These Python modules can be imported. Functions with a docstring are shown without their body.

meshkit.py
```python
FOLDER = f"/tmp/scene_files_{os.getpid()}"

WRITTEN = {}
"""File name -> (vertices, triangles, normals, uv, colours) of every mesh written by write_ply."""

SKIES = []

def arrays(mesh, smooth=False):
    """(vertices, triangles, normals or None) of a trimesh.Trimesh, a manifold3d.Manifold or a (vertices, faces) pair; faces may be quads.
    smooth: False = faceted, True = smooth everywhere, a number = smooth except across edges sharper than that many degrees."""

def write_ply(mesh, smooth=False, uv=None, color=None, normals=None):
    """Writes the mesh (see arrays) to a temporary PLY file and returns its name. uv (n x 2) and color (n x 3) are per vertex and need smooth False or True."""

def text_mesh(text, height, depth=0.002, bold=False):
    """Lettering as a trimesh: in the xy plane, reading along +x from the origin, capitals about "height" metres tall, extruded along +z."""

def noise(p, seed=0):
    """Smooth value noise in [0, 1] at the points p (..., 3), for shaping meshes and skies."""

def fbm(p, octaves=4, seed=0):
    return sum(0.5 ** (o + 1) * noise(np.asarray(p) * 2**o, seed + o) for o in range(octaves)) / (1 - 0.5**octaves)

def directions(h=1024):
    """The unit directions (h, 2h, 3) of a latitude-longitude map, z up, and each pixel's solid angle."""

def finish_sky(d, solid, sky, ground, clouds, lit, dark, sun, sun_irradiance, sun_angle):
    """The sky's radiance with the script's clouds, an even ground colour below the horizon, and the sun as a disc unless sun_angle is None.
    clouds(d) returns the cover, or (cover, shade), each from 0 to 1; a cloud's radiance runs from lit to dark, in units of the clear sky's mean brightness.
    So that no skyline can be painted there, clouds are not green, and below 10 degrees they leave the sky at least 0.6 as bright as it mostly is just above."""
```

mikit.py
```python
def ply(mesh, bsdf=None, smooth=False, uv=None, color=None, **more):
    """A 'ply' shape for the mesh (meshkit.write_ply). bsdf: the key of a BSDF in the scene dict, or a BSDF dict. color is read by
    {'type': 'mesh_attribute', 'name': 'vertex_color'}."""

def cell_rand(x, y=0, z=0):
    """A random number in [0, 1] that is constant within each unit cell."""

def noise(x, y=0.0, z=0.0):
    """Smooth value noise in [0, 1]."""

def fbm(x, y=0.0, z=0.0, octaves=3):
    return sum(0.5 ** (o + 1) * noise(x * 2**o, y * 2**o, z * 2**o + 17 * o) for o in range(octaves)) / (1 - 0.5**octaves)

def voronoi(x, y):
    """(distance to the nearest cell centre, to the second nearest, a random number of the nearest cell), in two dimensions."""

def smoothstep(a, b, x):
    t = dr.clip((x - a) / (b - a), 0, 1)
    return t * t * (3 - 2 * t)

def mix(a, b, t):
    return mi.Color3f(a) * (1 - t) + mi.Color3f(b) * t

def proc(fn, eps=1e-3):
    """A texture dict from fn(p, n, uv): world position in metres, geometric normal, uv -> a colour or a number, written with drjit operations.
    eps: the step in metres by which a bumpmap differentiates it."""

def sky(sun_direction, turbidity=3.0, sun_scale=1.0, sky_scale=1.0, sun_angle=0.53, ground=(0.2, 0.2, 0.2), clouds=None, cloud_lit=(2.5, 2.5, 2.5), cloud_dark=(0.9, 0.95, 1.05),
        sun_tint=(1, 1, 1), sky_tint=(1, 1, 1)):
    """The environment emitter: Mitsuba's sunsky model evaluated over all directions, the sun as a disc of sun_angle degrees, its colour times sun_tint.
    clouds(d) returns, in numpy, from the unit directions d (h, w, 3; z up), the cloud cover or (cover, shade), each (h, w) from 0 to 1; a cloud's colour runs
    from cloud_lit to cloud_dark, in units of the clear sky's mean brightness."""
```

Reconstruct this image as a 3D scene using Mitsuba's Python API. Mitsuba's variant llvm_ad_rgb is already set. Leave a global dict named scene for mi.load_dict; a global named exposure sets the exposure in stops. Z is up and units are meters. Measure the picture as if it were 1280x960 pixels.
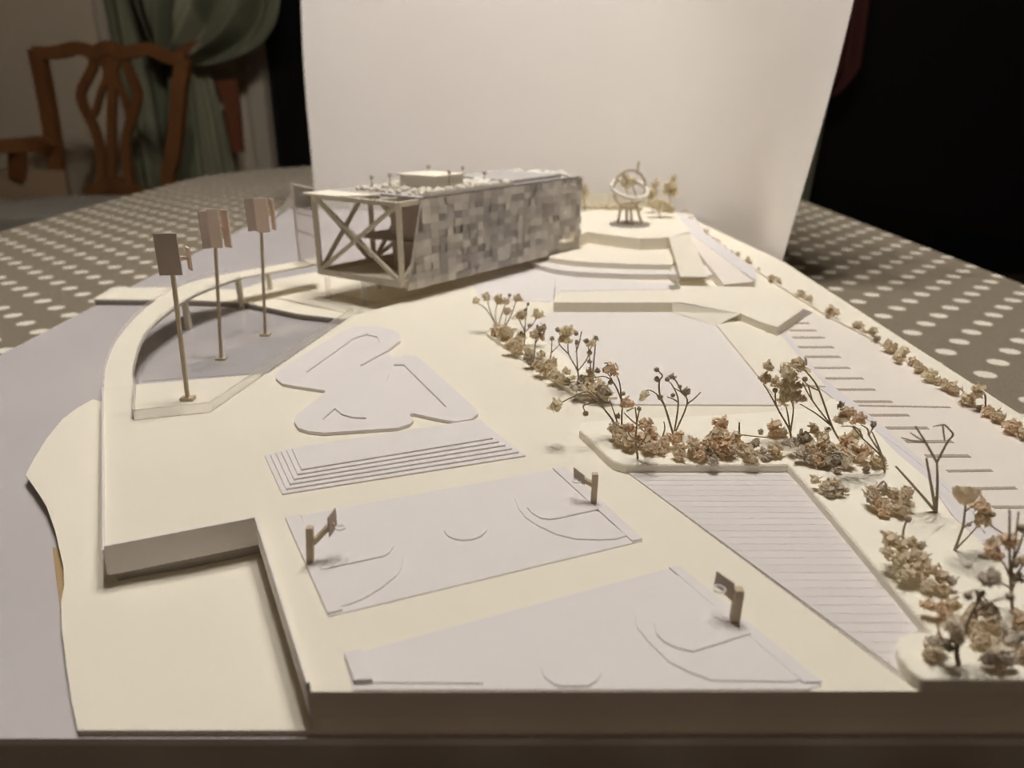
import math, random
import numpy as np
import trimesh
import mitsuba as mi
import mikit, meshkit
from shapely.geometry import Polygon, LineString, Point
from shapely.ops import unary_union

random.seed(7)
rng = np.random.default_rng(7)
T = mi.ScalarTransform4f
scene, labels = {}, {}

# ------------------------------------------------------------------ camera, light, exposure
exposure = 2.57
CAM = (0.0, 0.0, 0.98)
PITCH = math.radians(21.0)
scene['camera'] = {
    'type': 'thinlens', 'fov': 2 * math.degrees(math.atan(640 / 961.0)), 'fov_axis': 'x',
    'aperture_radius': 0.0017, 'focus_distance': 0.43, 'near_clip': 0.01, 'far_clip': 50.0,
    'to_world': T().look_at(origin=list(CAM), target=[0, math.cos(PITCH), CAM[2] - math.sin(PITCH)], up=[0, 0, 1]),
}
LAMP = (0.05, 0.72, 2.38)          # chandelier hanging over the table
BULB = (78.0, 73.5, 68.0)

# ------------------------------------------------------------------ materials
def rgb(c):
    return {'type': 'rgb', 'value': list(c)}

def mat(name, color, rough=0.7, spec=0.3, **kw):
    c = color if isinstance(color, dict) else rgb(color)
    scene['m_' + name] = {'type': 'twosided', 'bsdf': {'type': 'principled', 'base_color': c, 'roughness': rough, 'specular': spec, **kw}}

def thin(name, color, **kw):
    scene['m_' + name] = {'type': 'principledthin', 'base_color': rgb(color), 'roughness': 0.6, **kw}

def f_board(p, n, uv):
    s = mikit.fbm(p.x * 14, p.y * 14, p.z * 3, 3)
    k = mikit.smoothstep(0.74, 0.78, mikit.noise(p.x * 330, p.y * 330, 5.0)) * mikit.smoothstep(0.62, 0.7, mikit.noise(p.x * 60, p.y * 60, 1.0))
    return mikit.mix(mikit.mix((0.82, 0.78, 0.67), (0.785, 0.74, 0.64), s), (0.55, 0.5, 0.42), k * 0.0)

def f_base(p, n, uv):
    s = mikit.fbm(p.x * 9, p.y * 9, 1.0, 3)
    k = mikit.smoothstep(0.76, 0.8, mikit.noise(p.x * 260, p.y * 260, 9.0)) * mikit.smoothstep(0.6, 0.7, mikit.noise(p.x * 50, p.y * 50, 4.0))
    return mikit.mix(mikit.mix((0.56, 0.53, 0.535), (0.50, 0.475, 0.48), s), (0.35, 0.31, 0.28), k * 0.0)

def f_cloth(p, n, uv):
    import drjit as dr
    a, r = 0.0610, 0.0090
    flat = dr.abs(n.z) > 0.5
    side = dr.abs(n.x) > dr.abs(n.y)
    cu = dr.select(flat, p.x + 0.03 * p.y, dr.select(side, p.y, p.x))
    u, w = cu / a, dr.select(flat, p.y - 0.03 * p.x, p.z) / a
    def dist(ox, oy):
        fx = u + ox - dr.floor(u + ox) - 0.5
        fy = w + oy - dr.floor(w + oy) - 0.5
        return dr.sqrt(fx * fx + fy * fy) * a
    d = dr.minimum(dist(0.0, 0.0), dist(0.5, 0.5))
    weave = 0.9 + 0.2 * mikit.noise(p.x * 900, p.y * 900, p.z * 900)
    return mikit.mix((0.74, 0.70, 0.61), (0.225, 0.190, 0.143), mikit.smoothstep(r - 0.001, r + 0.001, d)) * weave

def f_wood(p, n, uv):
    s = mikit.fbm(p.x * 40, p.y * 40, p.z * 6, 3)
    return mikit.mix((0.25, 0.105, 0.034), (0.14, 0.055, 0.018), s)

def f_wall(p, n, uv):
    return mikit.mix((0.76, 0.66, 0.50), (0.72, 0.62, 0.47), mikit.fbm(p.x * 5, p.y * 5, p.z * 5, 3))

def f_curtain(p, n, uv):
    s = mikit.smoothstep(0.35, 0.65, mikit.noise(p.x * 14, 3.0, p.z * 0.6))
    return mikit.mix((0.34, 0.34, 0.23), (0.20, 0.21, 0.14), s)

def f_floor(p, n, uv):
    s = mikit.fbm(p.x * 3, p.y * 22, 1.0, 3)
    return mikit.mix((0.075, 0.055, 0.04), (0.05, 0.036, 0.026), s)

def f_stick(p, n, uv):
    s = mikit.fbm(p.x * 300, p.y * 300, p.z * 60, 2)
    return mikit.mix((0.60, 0.51, 0.38), (0.48, 0.40, 0.29), s)

mat('board', mikit.proc(f_board), 0.85, 0.08)
mat('base', mikit.proc(f_base), 0.5, 0.35)
mat('paper', (0.735, 0.705, 0.695), 0.8, 0.2)
mat('paper_white', (0.75, 0.72, 0.69), 0.8, 0.2)
mat('road', (0.76, 0.71, 0.65), 0.8, 0.2)
mat('sidewalk', (0.70, 0.675, 0.68), 0.7, 0.25)
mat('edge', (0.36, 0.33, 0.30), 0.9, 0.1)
mat('plank', (0.70, 0.665, 0.65), 0.75, 0.2)
mat('plank_dark', (0.685, 0.65, 0.635), 0.75, 0.2)
mat('foam', (0.86, 0.83, 0.72), 0.85, 0.2)
mat('stick', mikit.proc(f_stick), 0.75, 0.2)
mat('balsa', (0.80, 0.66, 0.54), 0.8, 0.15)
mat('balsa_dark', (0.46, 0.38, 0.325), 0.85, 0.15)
mat('frame_stick', (0.66, 0.61, 0.50), 0.8, 0.2)
mat('pencil', (0.40, 0.345, 0.285), 0.8, 0.2)
mat('card_brown', (0.42, 0.30, 0.16), 0.85, 0.15)
mat('water', (0.45, 0.43, 0.44), 0.07, 0.6)
mat('roof', (0.50, 0.475, 0.465), 0.6, 0.25)
mat('cream', (0.83, 0.785, 0.675), 0.8, 0.2)
mat('white_fluff', (0.90, 0.87, 0.80), 0.9, 0.1)
mat('cloth', mikit.proc(f_cloth), 0.85, 0.15)
mat('wood', mikit.proc(f_wood), 0.45, 0.4)
mat('light_wood', (0.36, 0.25, 0.16), 0.55, 0.3)
mat('cushion', (0.33, 0.31, 0.27), 0.9, 0.1)
mat('wall', mikit.proc(f_wall), 0.9, 0.1)
mat('wall_dark', (0.42, 0.30, 0.25), 0.9, 0.1)
mat('wall_mid', (0.22, 0.165, 0.13), 0.9, 0.1)
mat('trim', (0.60, 0.53, 0.43), 0.6, 0.3)
mat('ceiling', (0.12, 0.10, 0.085), 0.9, 0.1)
mat('floor', mikit.proc(f_floor), 0.5, 0.3)
mat('curtain', mikit.proc(f_curtain), 0.9, 0.1)
mat('maroon', (0.10, 0.035, 0.03), 0.9, 0.1)
mat('tie', (0.20, 0.07, 0.035), 0.8, 0.2)
mat('dark', (0.012, 0.012, 0.011), 0.6, 0.2)
mat('brass', (0.55, 0.40, 0.18), 0.35, 0.5, metallic=0.9)
scene['m_backdrop'] = {'type': 'twosided', 'bsdf': {'type': 'principled', 'base_color': rgb((0.88, 0.845, 0.81)), 'roughness': 0.75, 'specular': 0.25}}
scene['m_pane'] = {'type': 'thindielectric', 'int_ior': 1.5}
thin('acetate', (0.95, 0.94, 0.93), spec_trans=0.95, diff_trans=0.7, eta=1.45)
scene['m_acetate']['roughness'] = 0.06
thin('acetate_edge', (0.88, 0.86, 0.82), spec_trans=0.45, diff_trans=0.8, eta=1.45)
thin('tile_frost', (0.97, 0.94, 0.90), spec_trans=0.15, diff_trans=0.9, eta=1.45)
thin('tile_grey', (0.80, 0.765, 0.73), spec_trans=0.22, diff_trans=0.85, eta=1.45)
thin('tile_clear', (0.70, 0.665, 0.635), spec_trans=0.3, diff_trans=0.8, eta=1.45)
thin('tile_mid', (0.89, 0.855, 0.82), spec_trans=0.18, diff_trans=0.9, eta=1.45)
thin('petal_o', (0.76, 0.66, 0.50), diff_trans=0.6)
thin('petal_c', (0.83, 0.76, 0.585), diff_trans=0.7)
thin('petal_r', (0.78, 0.63, 0.46), diff_trans=0.6)
thin('petal_w', (0.86, 0.79, 0.66), diff_trans=0.6)
thin('petal_g', (0.62, 0.56, 0.465), diff_trans=0.5)
thin('petal_d', (0.46, 0.39, 0.295), diff_trans=0.4)
mat('stem', (0.35, 0.285, 0.205), 0.8, 0.15)

# ------------------------------------------------------------------ helpers
def name(base):
    if base not in scene and base not in labels and not any(k.startswith(base + '__') for k in scene):
        return base
    i = 1
    while True:
        k = f'{base}_{i:03d}'
        if k not in scene and k not in labels:
            return k
        i += 1

def thing(base, label, category, group=None, kind=None):
    k = name(base)
    labels[k] = {'label': label, 'category': category}
    if group: labels[k]['group'] = group
    if kind: labels[k]['kind'] = kind
    return k

COUNT = {}
def part(parent, base, mesh, m, smooth=False, label=None, to_world=None, kind=None):
    key = parent + '__' + base
    n = COUNT.get(key, 0); COUNT[key] = n + 1
    if n: key = f'{key}_{n:03d}'
    d = dict(mesh) if isinstance(mesh, dict) else mikit.ply(mesh, 'm_' + m, smooth)
    if isinstance(mesh, dict) and m: d['bsdf'] = {'type': 'ref', 'id': 'm_' + m}
    if to_world is not None: d['to_world'] = to_world
    scene[key] = d
    if label or kind:
        labels[key] = {}
        if label: labels[key]['label'] = label
        if kind: labels[key]['kind'] = kind
    return key

def single(base, label, category, mesh, m, smooth=False, group=None, kind=None):
    k = thing(base, label, category, group, kind)
    scene[k] = mikit.ply(mesh, 'm_' + m, smooth)
    return k

def struct(k, mesh, m, smooth=False):
    scene[k] = mikit.ply(mesh, 'm_' + m, smooth)
    labels[k] = {'kind': 'structure'}

def cat(*ms):
    return trimesh.util.concatenate([m for g_ in ms for m in (g_ if isinstance(g_, list) else [g_])])

def slab(poly, z0, z1, holes=None):
    p = poly if hasattr(poly, 'exterior') or hasattr(poly, 'geoms') else Polygon(poly, holes)
    if not p.is_valid: p = p.buffer(0)
    ms = []
    for q in getattr(p, 'geoms', [p]):
        m = trimesh.creation.extrude_polygon(q, z1 - z0, engine='earcut'); m.apply_translation([0, 0, z0]); ms.append(m)
    return cat(ms)

def soft_slab(poly, z0, z1, r):
    """a slab whose top rim is rounded by r"""
    p = Polygon(poly) if not hasattr(poly, 'exterior') else poly
    ms = [slab(p, z0, z1 - r)]
    steps = 4
    for i in range(steps):
        a0, a1 = i / steps * math.pi / 2, (i + 1) / steps * math.pi / 2
        ins = r * (1 - math.cos((a0 + a1) / 2))
        ms.append(slab(p.buffer(-ins, join_style=1), z1 - r + r * math.sin(a0), z1 - r + r * math.sin(a1)))
    return cat(ms)

def box(x0, x1, y0, y1, z0, z1):
    m = trimesh.creation.box((x1 - x0, y1 - y0, z1 - z0)); m.apply_translation(((x0 + x1) / 2, (y0 + y1) / 2, (z0 + z1) / 2)); return m

def frame(d, up=(0, 0, 1)):
    d = np.asarray(d, float) / np.linalg.norm(d)
    a = np.cross(up, d)
    if np.linalg.norm(a) < 1e-4: a = np.cross((0, 1, 0), d)
    a /= np.linalg.norm(a)
    return a, np.cross(d, a), d

def beam(p, q, w, h=None):
    h = h or w
    p, q = np.asarray(p, float), np.asarray(q, float)
    a, b, d = frame(q - p)
    L = np.linalg.norm(q - p)
    m = trimesh.creation.box((w, h, L))
    M = np.eye(4); M[:3, 0], M[:3, 1], M[:3, 2], M[:3, 3] = a, b, d, (p + q) / 2
    m.apply_transform(M); return m

def tube(pts, r, sides=6, r2=None):
    p = np.asarray(pts, float)
    n = len(p)
    rad = np.linspace(r, r if r2 is None else r2, n)
    t = np.gradient(p, axis=0); t /= np.linalg.norm(t, axis=1, keepdims=True) + 1e-12
    V = []
    ref = np.array([0.3, 0.95, 0.1])
    for i in range(n):
        a = np.cross(ref, t[i]); a /= np.linalg.norm(a) + 1e-9; b = np.cross(t[i], a)
        for k in range(sides):
            ang = 2 * math.pi * k / sides
            V.append(p[i] + rad[i] * (math.cos(ang) * a + math.sin(ang) * b))
    F = []
    for i in range(n - 1):
        for k in range(sides):
            k2 = (k + 1) % sides
            F += [[i * sides + k, i * sides + k2, (i + 1) * sides + k2], [i * sides + k, (i + 1) * sides + k2, (i + 1) * sides + k]]
    for e, o in ((0, 1), (n - 1, 0)):
        c = len(V); V.append(p[e])
        for k in range(sides):
            k2 = (k + 1) % sides
            F.append([c, e * sides + k2, e * sides + k] if o else [c, e * sides + k, e * sides + k2])
    return trimesh.Trimesh(np.array(V), np.array(F), process=False)

def spline(pts, n=8):
    """Catmull-Rom through the points"""
    p = np.asarray(pts, float)
    if len(p) < 3: return p
    q = np.vstack([2 * p[0] - p[1], p, 2 * p[-1] - p[-2]])
    out = []
    for i in range(1, len(q) - 2):
        for t in np.linspace(0, 1, n, endpoint=False):
            out.append(0.5 * (2 * q[i] + (q[i + 1] - q[i - 1]) * t + (2 * q[i - 1] - 5 * q[i] + 4 * q[i + 1] - q[i + 2]) * t * t + (3 * q[i] - q[i - 1] - 3 * q[i + 1] + q[i + 2]) * t ** 3))
    out.append(q[-2])
    return np.array(out)

def sweep(pts, w, h):
    """flat bar of section w x h along a 3-D path; w is measured along the horizontal normal"""
    p = np.asarray(pts, float); n = len(p)
    t = np.gradient(p, axis=0); V = []
    w = np.broadcast_to(w, (n,)); h = np.broadcast_to(h, (n,))
    for i in range(n):
        a, b, _ = frame(t[i], (0, 1, 0))
        for sa, sb in ((-1, -1), (1, -1), (1, 1), (-1, 1)):
            V.append(p[i] + a * sa * w[i] / 2 + b * sb * h[i] / 2)
    F = []
    for i in range(n - 1):
        for k in range(4):
            k2 = (k + 1) % 4; a_, b_, c_, d_ = i * 4 + k, i * 4 + k2, (i + 1) * 4 + k2, (i + 1) * 4 + k
            F += [[a_, b_, c_], [a_, c_, d_]]
    e = (n - 1) * 4
    F += [[0, 2, 1], [0, 3, 2], [e, e + 1, e + 2], [e, e + 2, e + 3]]
    return trimesh.Trimesh(np.array(V), np.array(F), process=False)

def wall_strip(line, z0, z1, t, side=0):
    """an upright strip of thickness t along a plan polyline"""
    g_ = LineString(line).buffer(t / 2, cap_style=2, join_style=2) if not side else LineString(line).buffer(side * t, cap_style=2, join_style=2, single_sided=True)
    return slab(g_, z0, z1)

def quad(p0, p1, p2, p3, t=0.0006):
    """a thin plate through four points (thickened downwards along its normal)"""
    P = np.array([p0, p1, p2, p3], float)
    n = np.cross(P[1] - P[0], P[3] - P[0]); n /= np.linalg.norm(n)
    V = np.vstack([P, P - n * t])
    F = [[0, 1, 2], [0, 2, 3], [4, 6, 5], [4, 7, 6]] + [f for k in range(4) for f in ([k, k + 4, (k + 1) % 4], [(k + 1) % 4, k + 4, (k + 1) % 4 + 4])]
    return trimesh.Trimesh(V, np.array(F), process=False)

ZT, ZB, ZS, ZD, ZU = 0.75, 0.7705, 0.773, 0.79, 0.799   # table, base board, beach sheet, deck, upper level
ZF = 0.08                                               # room floor

# ------------------------------------------------------------------ the room
struct('floor', box(-3.2, 3.2, -2.2, 4.1, ZF - 0.1, ZF), 'floor')
struct('ceiling', box(-3.2, 3.2, -2.2, 4.1, 2.75, 2.85), 'ceiling')
WY = 3.9
struct('wall_back', cat(box(-3.2, -1.20, WY, WY + 0.12, ZF, 2.75), box(2.9, 3.2, WY, WY + 0.12, ZF, 2.75), box(-1.20, 2.9, WY, WY + 0.12, 2.3, 2.75)), 'wall')
struct('wall_left', box(-3.3, -3.2, -2.2, 4.0, ZF, 2.75), 'wall_mid')
struct('wall_right', box(3.2, 3.3, -2.2, 4.0, ZF, 2.75), 'wall_mid')
struct('wall_front', box(-3.2, 3.2, -2.3, -2.2, ZF, 2.75), 'wall_dark')
struct('window_1', cat(box(-1.235, -1.16, WY - 0.05, WY + 0.10, ZF, 2.3), box(2.86, 2.9, WY - 0.02, WY + 0.10, ZF, 2.3), box(-1.16, 2.86, WY - 0.02, WY + 0.10, 2.25, 2.3)), 'trim')
scene['window_1__pane'] = mikit.ply(box(-1.16, 2.86, WY + 0.045, WY + 0.051, ZF, 2.25), 'm_pane')
scene['window_1__pane']['bsdf'] = {'type': 'ref', 'id': 'm_night'}
scene['m_night'] = {'type': 'principled', 'base_color': rgb((0.010, 0.010, 0.0105)), 'roughness': 0.12, 'specular': 0.35}
struct('trim_1', cat(box(-1.90, -1.80, WY - 0.03, WY, ZF, 2.5), box(-1.885, -1.815, WY - 0.045, WY - 0.03, ZF, 2.5)), 'trim')
struct('baseboard_back', box(-3.2, -1.9, WY - 0.018, WY, ZF, ZF + 0.1), 'trim')

# chandelier: the room's lamp, hung from the ceiling over the table
ch = thing('chandelier', 'five-armed brass chandelier hanging from the ceiling above the table', 'lamp')
lx, ly, lz = LAMP
part(ch, 'pole', tube([(lx, ly, lz - 0.12), (lx, ly, 2.75)], 0.008, 10), 'brass', True)
part(ch, 'hub', trimesh.creation.icosphere(2, 0.04).apply_translation((lx, ly, lz - 0.1)), 'brass', True)
part(ch, 'ceiling_rose', trimesh.creation.cylinder(0.05, 0.02).apply_translation((lx, ly, 2.74)), 'brass', 40)
bulb = trimesh.creation.icosphere(3, 0.030)
for k in range(5):
    a = 2 * math.pi * k / 5 + 0.35
    ex, ey = lx + 0.21 * math.cos(a), ly + 0.21 * math.sin(a)
    part(ch, 'arm', tube(spline([(lx, ly, lz - 0.1), ((lx + ex) / 2, (ly + ey) / 2, lz - 0.06), (ex, ey, lz + 0.055)], 6), 0.006, 8), 'brass', True)
    part(ch, 'socket', trimesh.creation.cylinder(0.014, 0.05).apply_translation((ex, ey, lz + 0.055)), 'brass', 40)
    b = part(ch, 'bulb', bulb, 'white_fluff', True, to_world=T().translate([ex, ey, lz]))
    scene[b]['emitter'] = {'type': 'area', 'radiance': rgb(BULB)}

# ------------------------------------------------------------------ table and cloth
def rounded(x0, x1, y0, y1, r):
    return Polygon([(x0, y0), (x1, y0), (x1, y1), (x0, y1)]).buffer(-r).buffer(r, quad_segs=24)
top_poly = rounded(-0.885, 0.645, -0.9, 2.62, 0.52).intersection(Polygon([(-2, 0.17), (2, 0.17), (2, 3), (-2, 3)])).buffer(-0.04).buffer(0.04, quad_segs=8)
tb = thing('dining_table', 'long dining table hidden under the spotted cloth', 'table')
part(tb, 'table_top', slab(top_poly.buffer(-0.02), ZT - 0.035, ZT - 0.003), 'wood')
for x, y in ((-0.7, 0.32), (0.46, 0.32), (-0.7, 2.1), (0.46, 2.1)):
    part(tb, 'leg', trimesh.creation.cylinder(0.035, ZT - 0.035 - ZF, sections=16).apply_translation((x, y, (ZT - 0.035 + ZF) / 2)), 'wood', 40)
def cloth_mesh():
    ring = np.array(top_poly.buffer(-0.001).exterior.segmentize(0.03).coords)[:-1]
    n = len(ring)
    c = np.array(top_poly.centroid.coords[0])
    tan = np.roll(ring, -1, 0) - np.roll(ring, 1, 0); nor = np.stack([tan[:, 1], -tan[:, 0]], 1); nor /= np.linalg.norm(nor, axis=1, keepdims=True)
    if Polygon(ring).exterior.is_ccw is False: nor = -nor
    rows = []
    ang = np.arange(n) / n * 2 * math.pi
    wav = np.sin(ang * 34) * 0.012 + np.sin(ang * 21 + 1) * 0.01
    for s, off, z, wv in ((0.5, 0, ZT, 0), (0.96, 0, ZT, 0), (1, 0.0, ZT, 0), (1, 0.004, ZT - 0.002, 0), (1, 0.007, ZT - 0.009, 0.1), (1, 0.01, ZT - 0.06, .5), (1, 0.016, ZT - 0.2, 1)):
        p = c + (ring - c) * s + nor * (off + wav * wv)[:, None] if np.ndim(wav * wv) else None
        rows.append(np.column_stack([p, np.full(n, z)]))
    V = np.vstack(rows + [[[c[0], c[1], ZT]]]); F = []
    for i in range(len(rows) - 1):
        for k in range(n):
            k2 = (k + 1) % n
            F += [[i * n + k, (i + 1) * n + k, (i + 1) * n + k2], [i * n + k, (i + 1) * n + k2, i * n + k2]]
    F += [[len(V) - 1, k, (k + 1) % n] for k in range(n)]
    return trimesh.Trimesh(V, np.array(F), process=False)
single('tablecloth', 'taupe tablecloth with cream polka dots covering the long table', 'tablecloth', cloth_mesh(), 'cloth', 50)

# ------------------------------------------------------------------ model: base board, beach sheet, deck
DR = 0.318        # right edge of the site model
base_poly = [(-0.43, 0.204), (DR - 0.004, 0.204), (DR - 0.004, 1.34), (-0.434, 1.47)]
bb = thing('base_board', 'grey-lavender base board under the whole site model, lying on the spotted cloth', 'board')
part(bb, 'sheet', slab(base_poly, ZB - 0.003, ZB), 'base')
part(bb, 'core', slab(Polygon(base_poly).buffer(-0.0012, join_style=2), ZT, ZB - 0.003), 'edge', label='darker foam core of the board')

def beach():
    px = [(-0.2931, 0.4985), (-0.2961, 0.4829), (-0.2957, 0.4641), (-0.2891, 0.4336), (-0.2808, 0.4063), (-0.2737, 0.3855), (-0.2584, 0.369), (-0.2432, 0.3521), (-0.2269, 0.3304), (-0.2164, 0.3148), (-0.2066, 0.3004), (-0.1987, 0.2864), (-0.1936, 0.2745), (-0.1835, 0.2567), (-0.1691, 0.2337), (-0.1586, 0.2174), (-0.1501, 0.2052)]
    px = px + [(-0.066, px[-1][1]), (-0.067, 0.24), (-0.105, 0.32), (-0.17, 0.30), (-0.24, 0.47)]
    p = Polygon(px).buffer(0).difference(Polygon(deck_poly).buffer(-0.0020, join_style=2)).buffer(-0.0001).buffer(0.0001)
    p = max(getattr(p, 'geoms', [p]), key=lambda q: q.area)
    n = 70
    xs, ys = np.linspace(-0.30, -0.06, n), np.linspace(0.20, 0.5, n)
    from scipy.spatial import Delaunay
    ring = np.array(p.exterior.segmentize(0.004).coords)[:-1]
    inner = [(x, y) for x in xs for y in ys if p.buffer(-0.003).contains(Point(x, y))]
    P = np.vstack([ring, inner]); tri = Delaunay(P).simplices
    keep = [t for t in tri if p.buffer(1e-5).contains(Point(P[t].mean(0)))]
    def h(q):   # the free left tip curls up a little
        dx = np.clip((-0.19 - q[:, 0]) / 0.06, 0, 1)
        return 0.0042 * dx ** 1.6 + 0.0012 * np.clip((-0.15 - q[:, 0]) / 0.02, 0, 1) * np.exp(-((q[:, 1] - 0.27) / 0.05) ** 2)
    z = ZS + h(P); N = len(P); V = np.vstack([np.column_stack([P, z]), np.column_stack([P, z - 0.0008 - 0.0014 * (P[:, 1] < 0.215)])])
    keep = np.array(keep)
    a, b, c = P[keep[:, 0]], P[keep[:, 1]], P[keep[:, 2]]
    fl = ((b - a)[:, 0] * (c - a)[:, 1] - (b - a)[:, 1] * (c - a)[:, 0]) < 0
    keep[fl] = keep[fl][:, ::-1]
    m = len(ring); side = []
    ccw = Polygon(ring).exterior.is_ccw
    for k in range(m):
        k2 = (k + 1) % m
        s = [[k, k + N, k2 + N], [k, k2 + N, k2]]
        side += s if ccw else [q[::-1] for q in s]
    return trimesh.Trimesh(V, np.vstack([keep, keep[:, ::-1] + N, side]), process=False)
cs = [(-0.2243, 0.322), (-0.2173, 0.3178), (-0.1972, 0.2862), (-0.18, 0.2543), (-0.182, 0.2543), (-0.1983, 0.2805), (-0.2103, 0.2995)]
single('cardboard_strip', 'narrow strip of raw brown cardboard peeking out under the wavy beach sheet', 'cardboard', slab(cs, ZB, ZB + 0.0008), 'card_brown')

pool_edge = [(-0.2597, 0.4934), (-0.1744, 0.5157), (-0.1434, 0.665)]
deck_poly = [(-0.0685, 0.205), (DR, 0.2055), (DR, 0.60), (DR + 0.002, 0.893), (0.269, 1.33), (0.06, 1.33), (0.0, 1.0), (-0.02, 0.86)] \
    + [(-0.0649, 0.7621), (-0.1434, 0.665), (-0.1744, 0.5157), (-0.2597, 0.4934), (-0.2776, 0.4874), (-0.178, 0.2877), (-0.119, 0.3122)]
dk = thing('site_deck', 'large cream card deck of the site model, stepped at its front left corner', 'card deck')
part(dk, 'top_board', slab(deck_poly, 0.7795, ZD), 'board')
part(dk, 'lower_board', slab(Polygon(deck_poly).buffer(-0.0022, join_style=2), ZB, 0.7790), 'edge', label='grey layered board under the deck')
fr = [(-0.0665, 0.2052), (DR - 0.001, 0.2057)]
part(dk, 'front_layer', slab([(-0.0680, 0.2052), (DR, 0.2056), (DR, 0.2084), (-0.0680, 0.208)], ZB, 0.7792), 'board')
c0, c1, c2, c3 = [(-0.068, 0.2049), (-0.119, 0.3122), (-0.178, 0.2877), (-0.2761, 0.4844)]
for line, lab in (([c1, c2], 'thin white upstand along the front of the deck notch'), ([c0, c1], 'thin white upstand along the right side of the deck notch'), ([c2, c3], 'thin white upstand along the left edge of the deck')):
    ud = single('edge_upstand', lab, 'upstand', slab(LineString(line).buffer(0.0010, cap_style=2).difference(Polygon(deck_poly)), 0.7795, ZD + (0.0042 if line[0] != c2 else 0.002)), 'paper_white')
bs = thing('beach_sheet', 'cream card sheet with a wavy left edge lying lower than the deck', 'card sheet')
part(bs, 'sheet', beach(), 'cream', 30)
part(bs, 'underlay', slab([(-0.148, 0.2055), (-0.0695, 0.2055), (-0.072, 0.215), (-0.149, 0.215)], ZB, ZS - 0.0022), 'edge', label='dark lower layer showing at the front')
sl = [(0.0581, 0.3701), (0.1066, 0.27), (0.1369, 0.2061)]

# pool: a glossy sheet on the base board
pool = [(-0.2844, 0.5492), (-0.1923, 0.5686), (-0.1554, 0.7192), (-0.2715, 0.7538), (-0.3248, 0.766), (-0.3272, 0.6439)]
single('pool_water', 'glossy grey pool surface under the floodlight masts', 'water', slab(Polygon(pool).buffer(-0.001), ZB, ZB + 0.0004), 'water')
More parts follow.
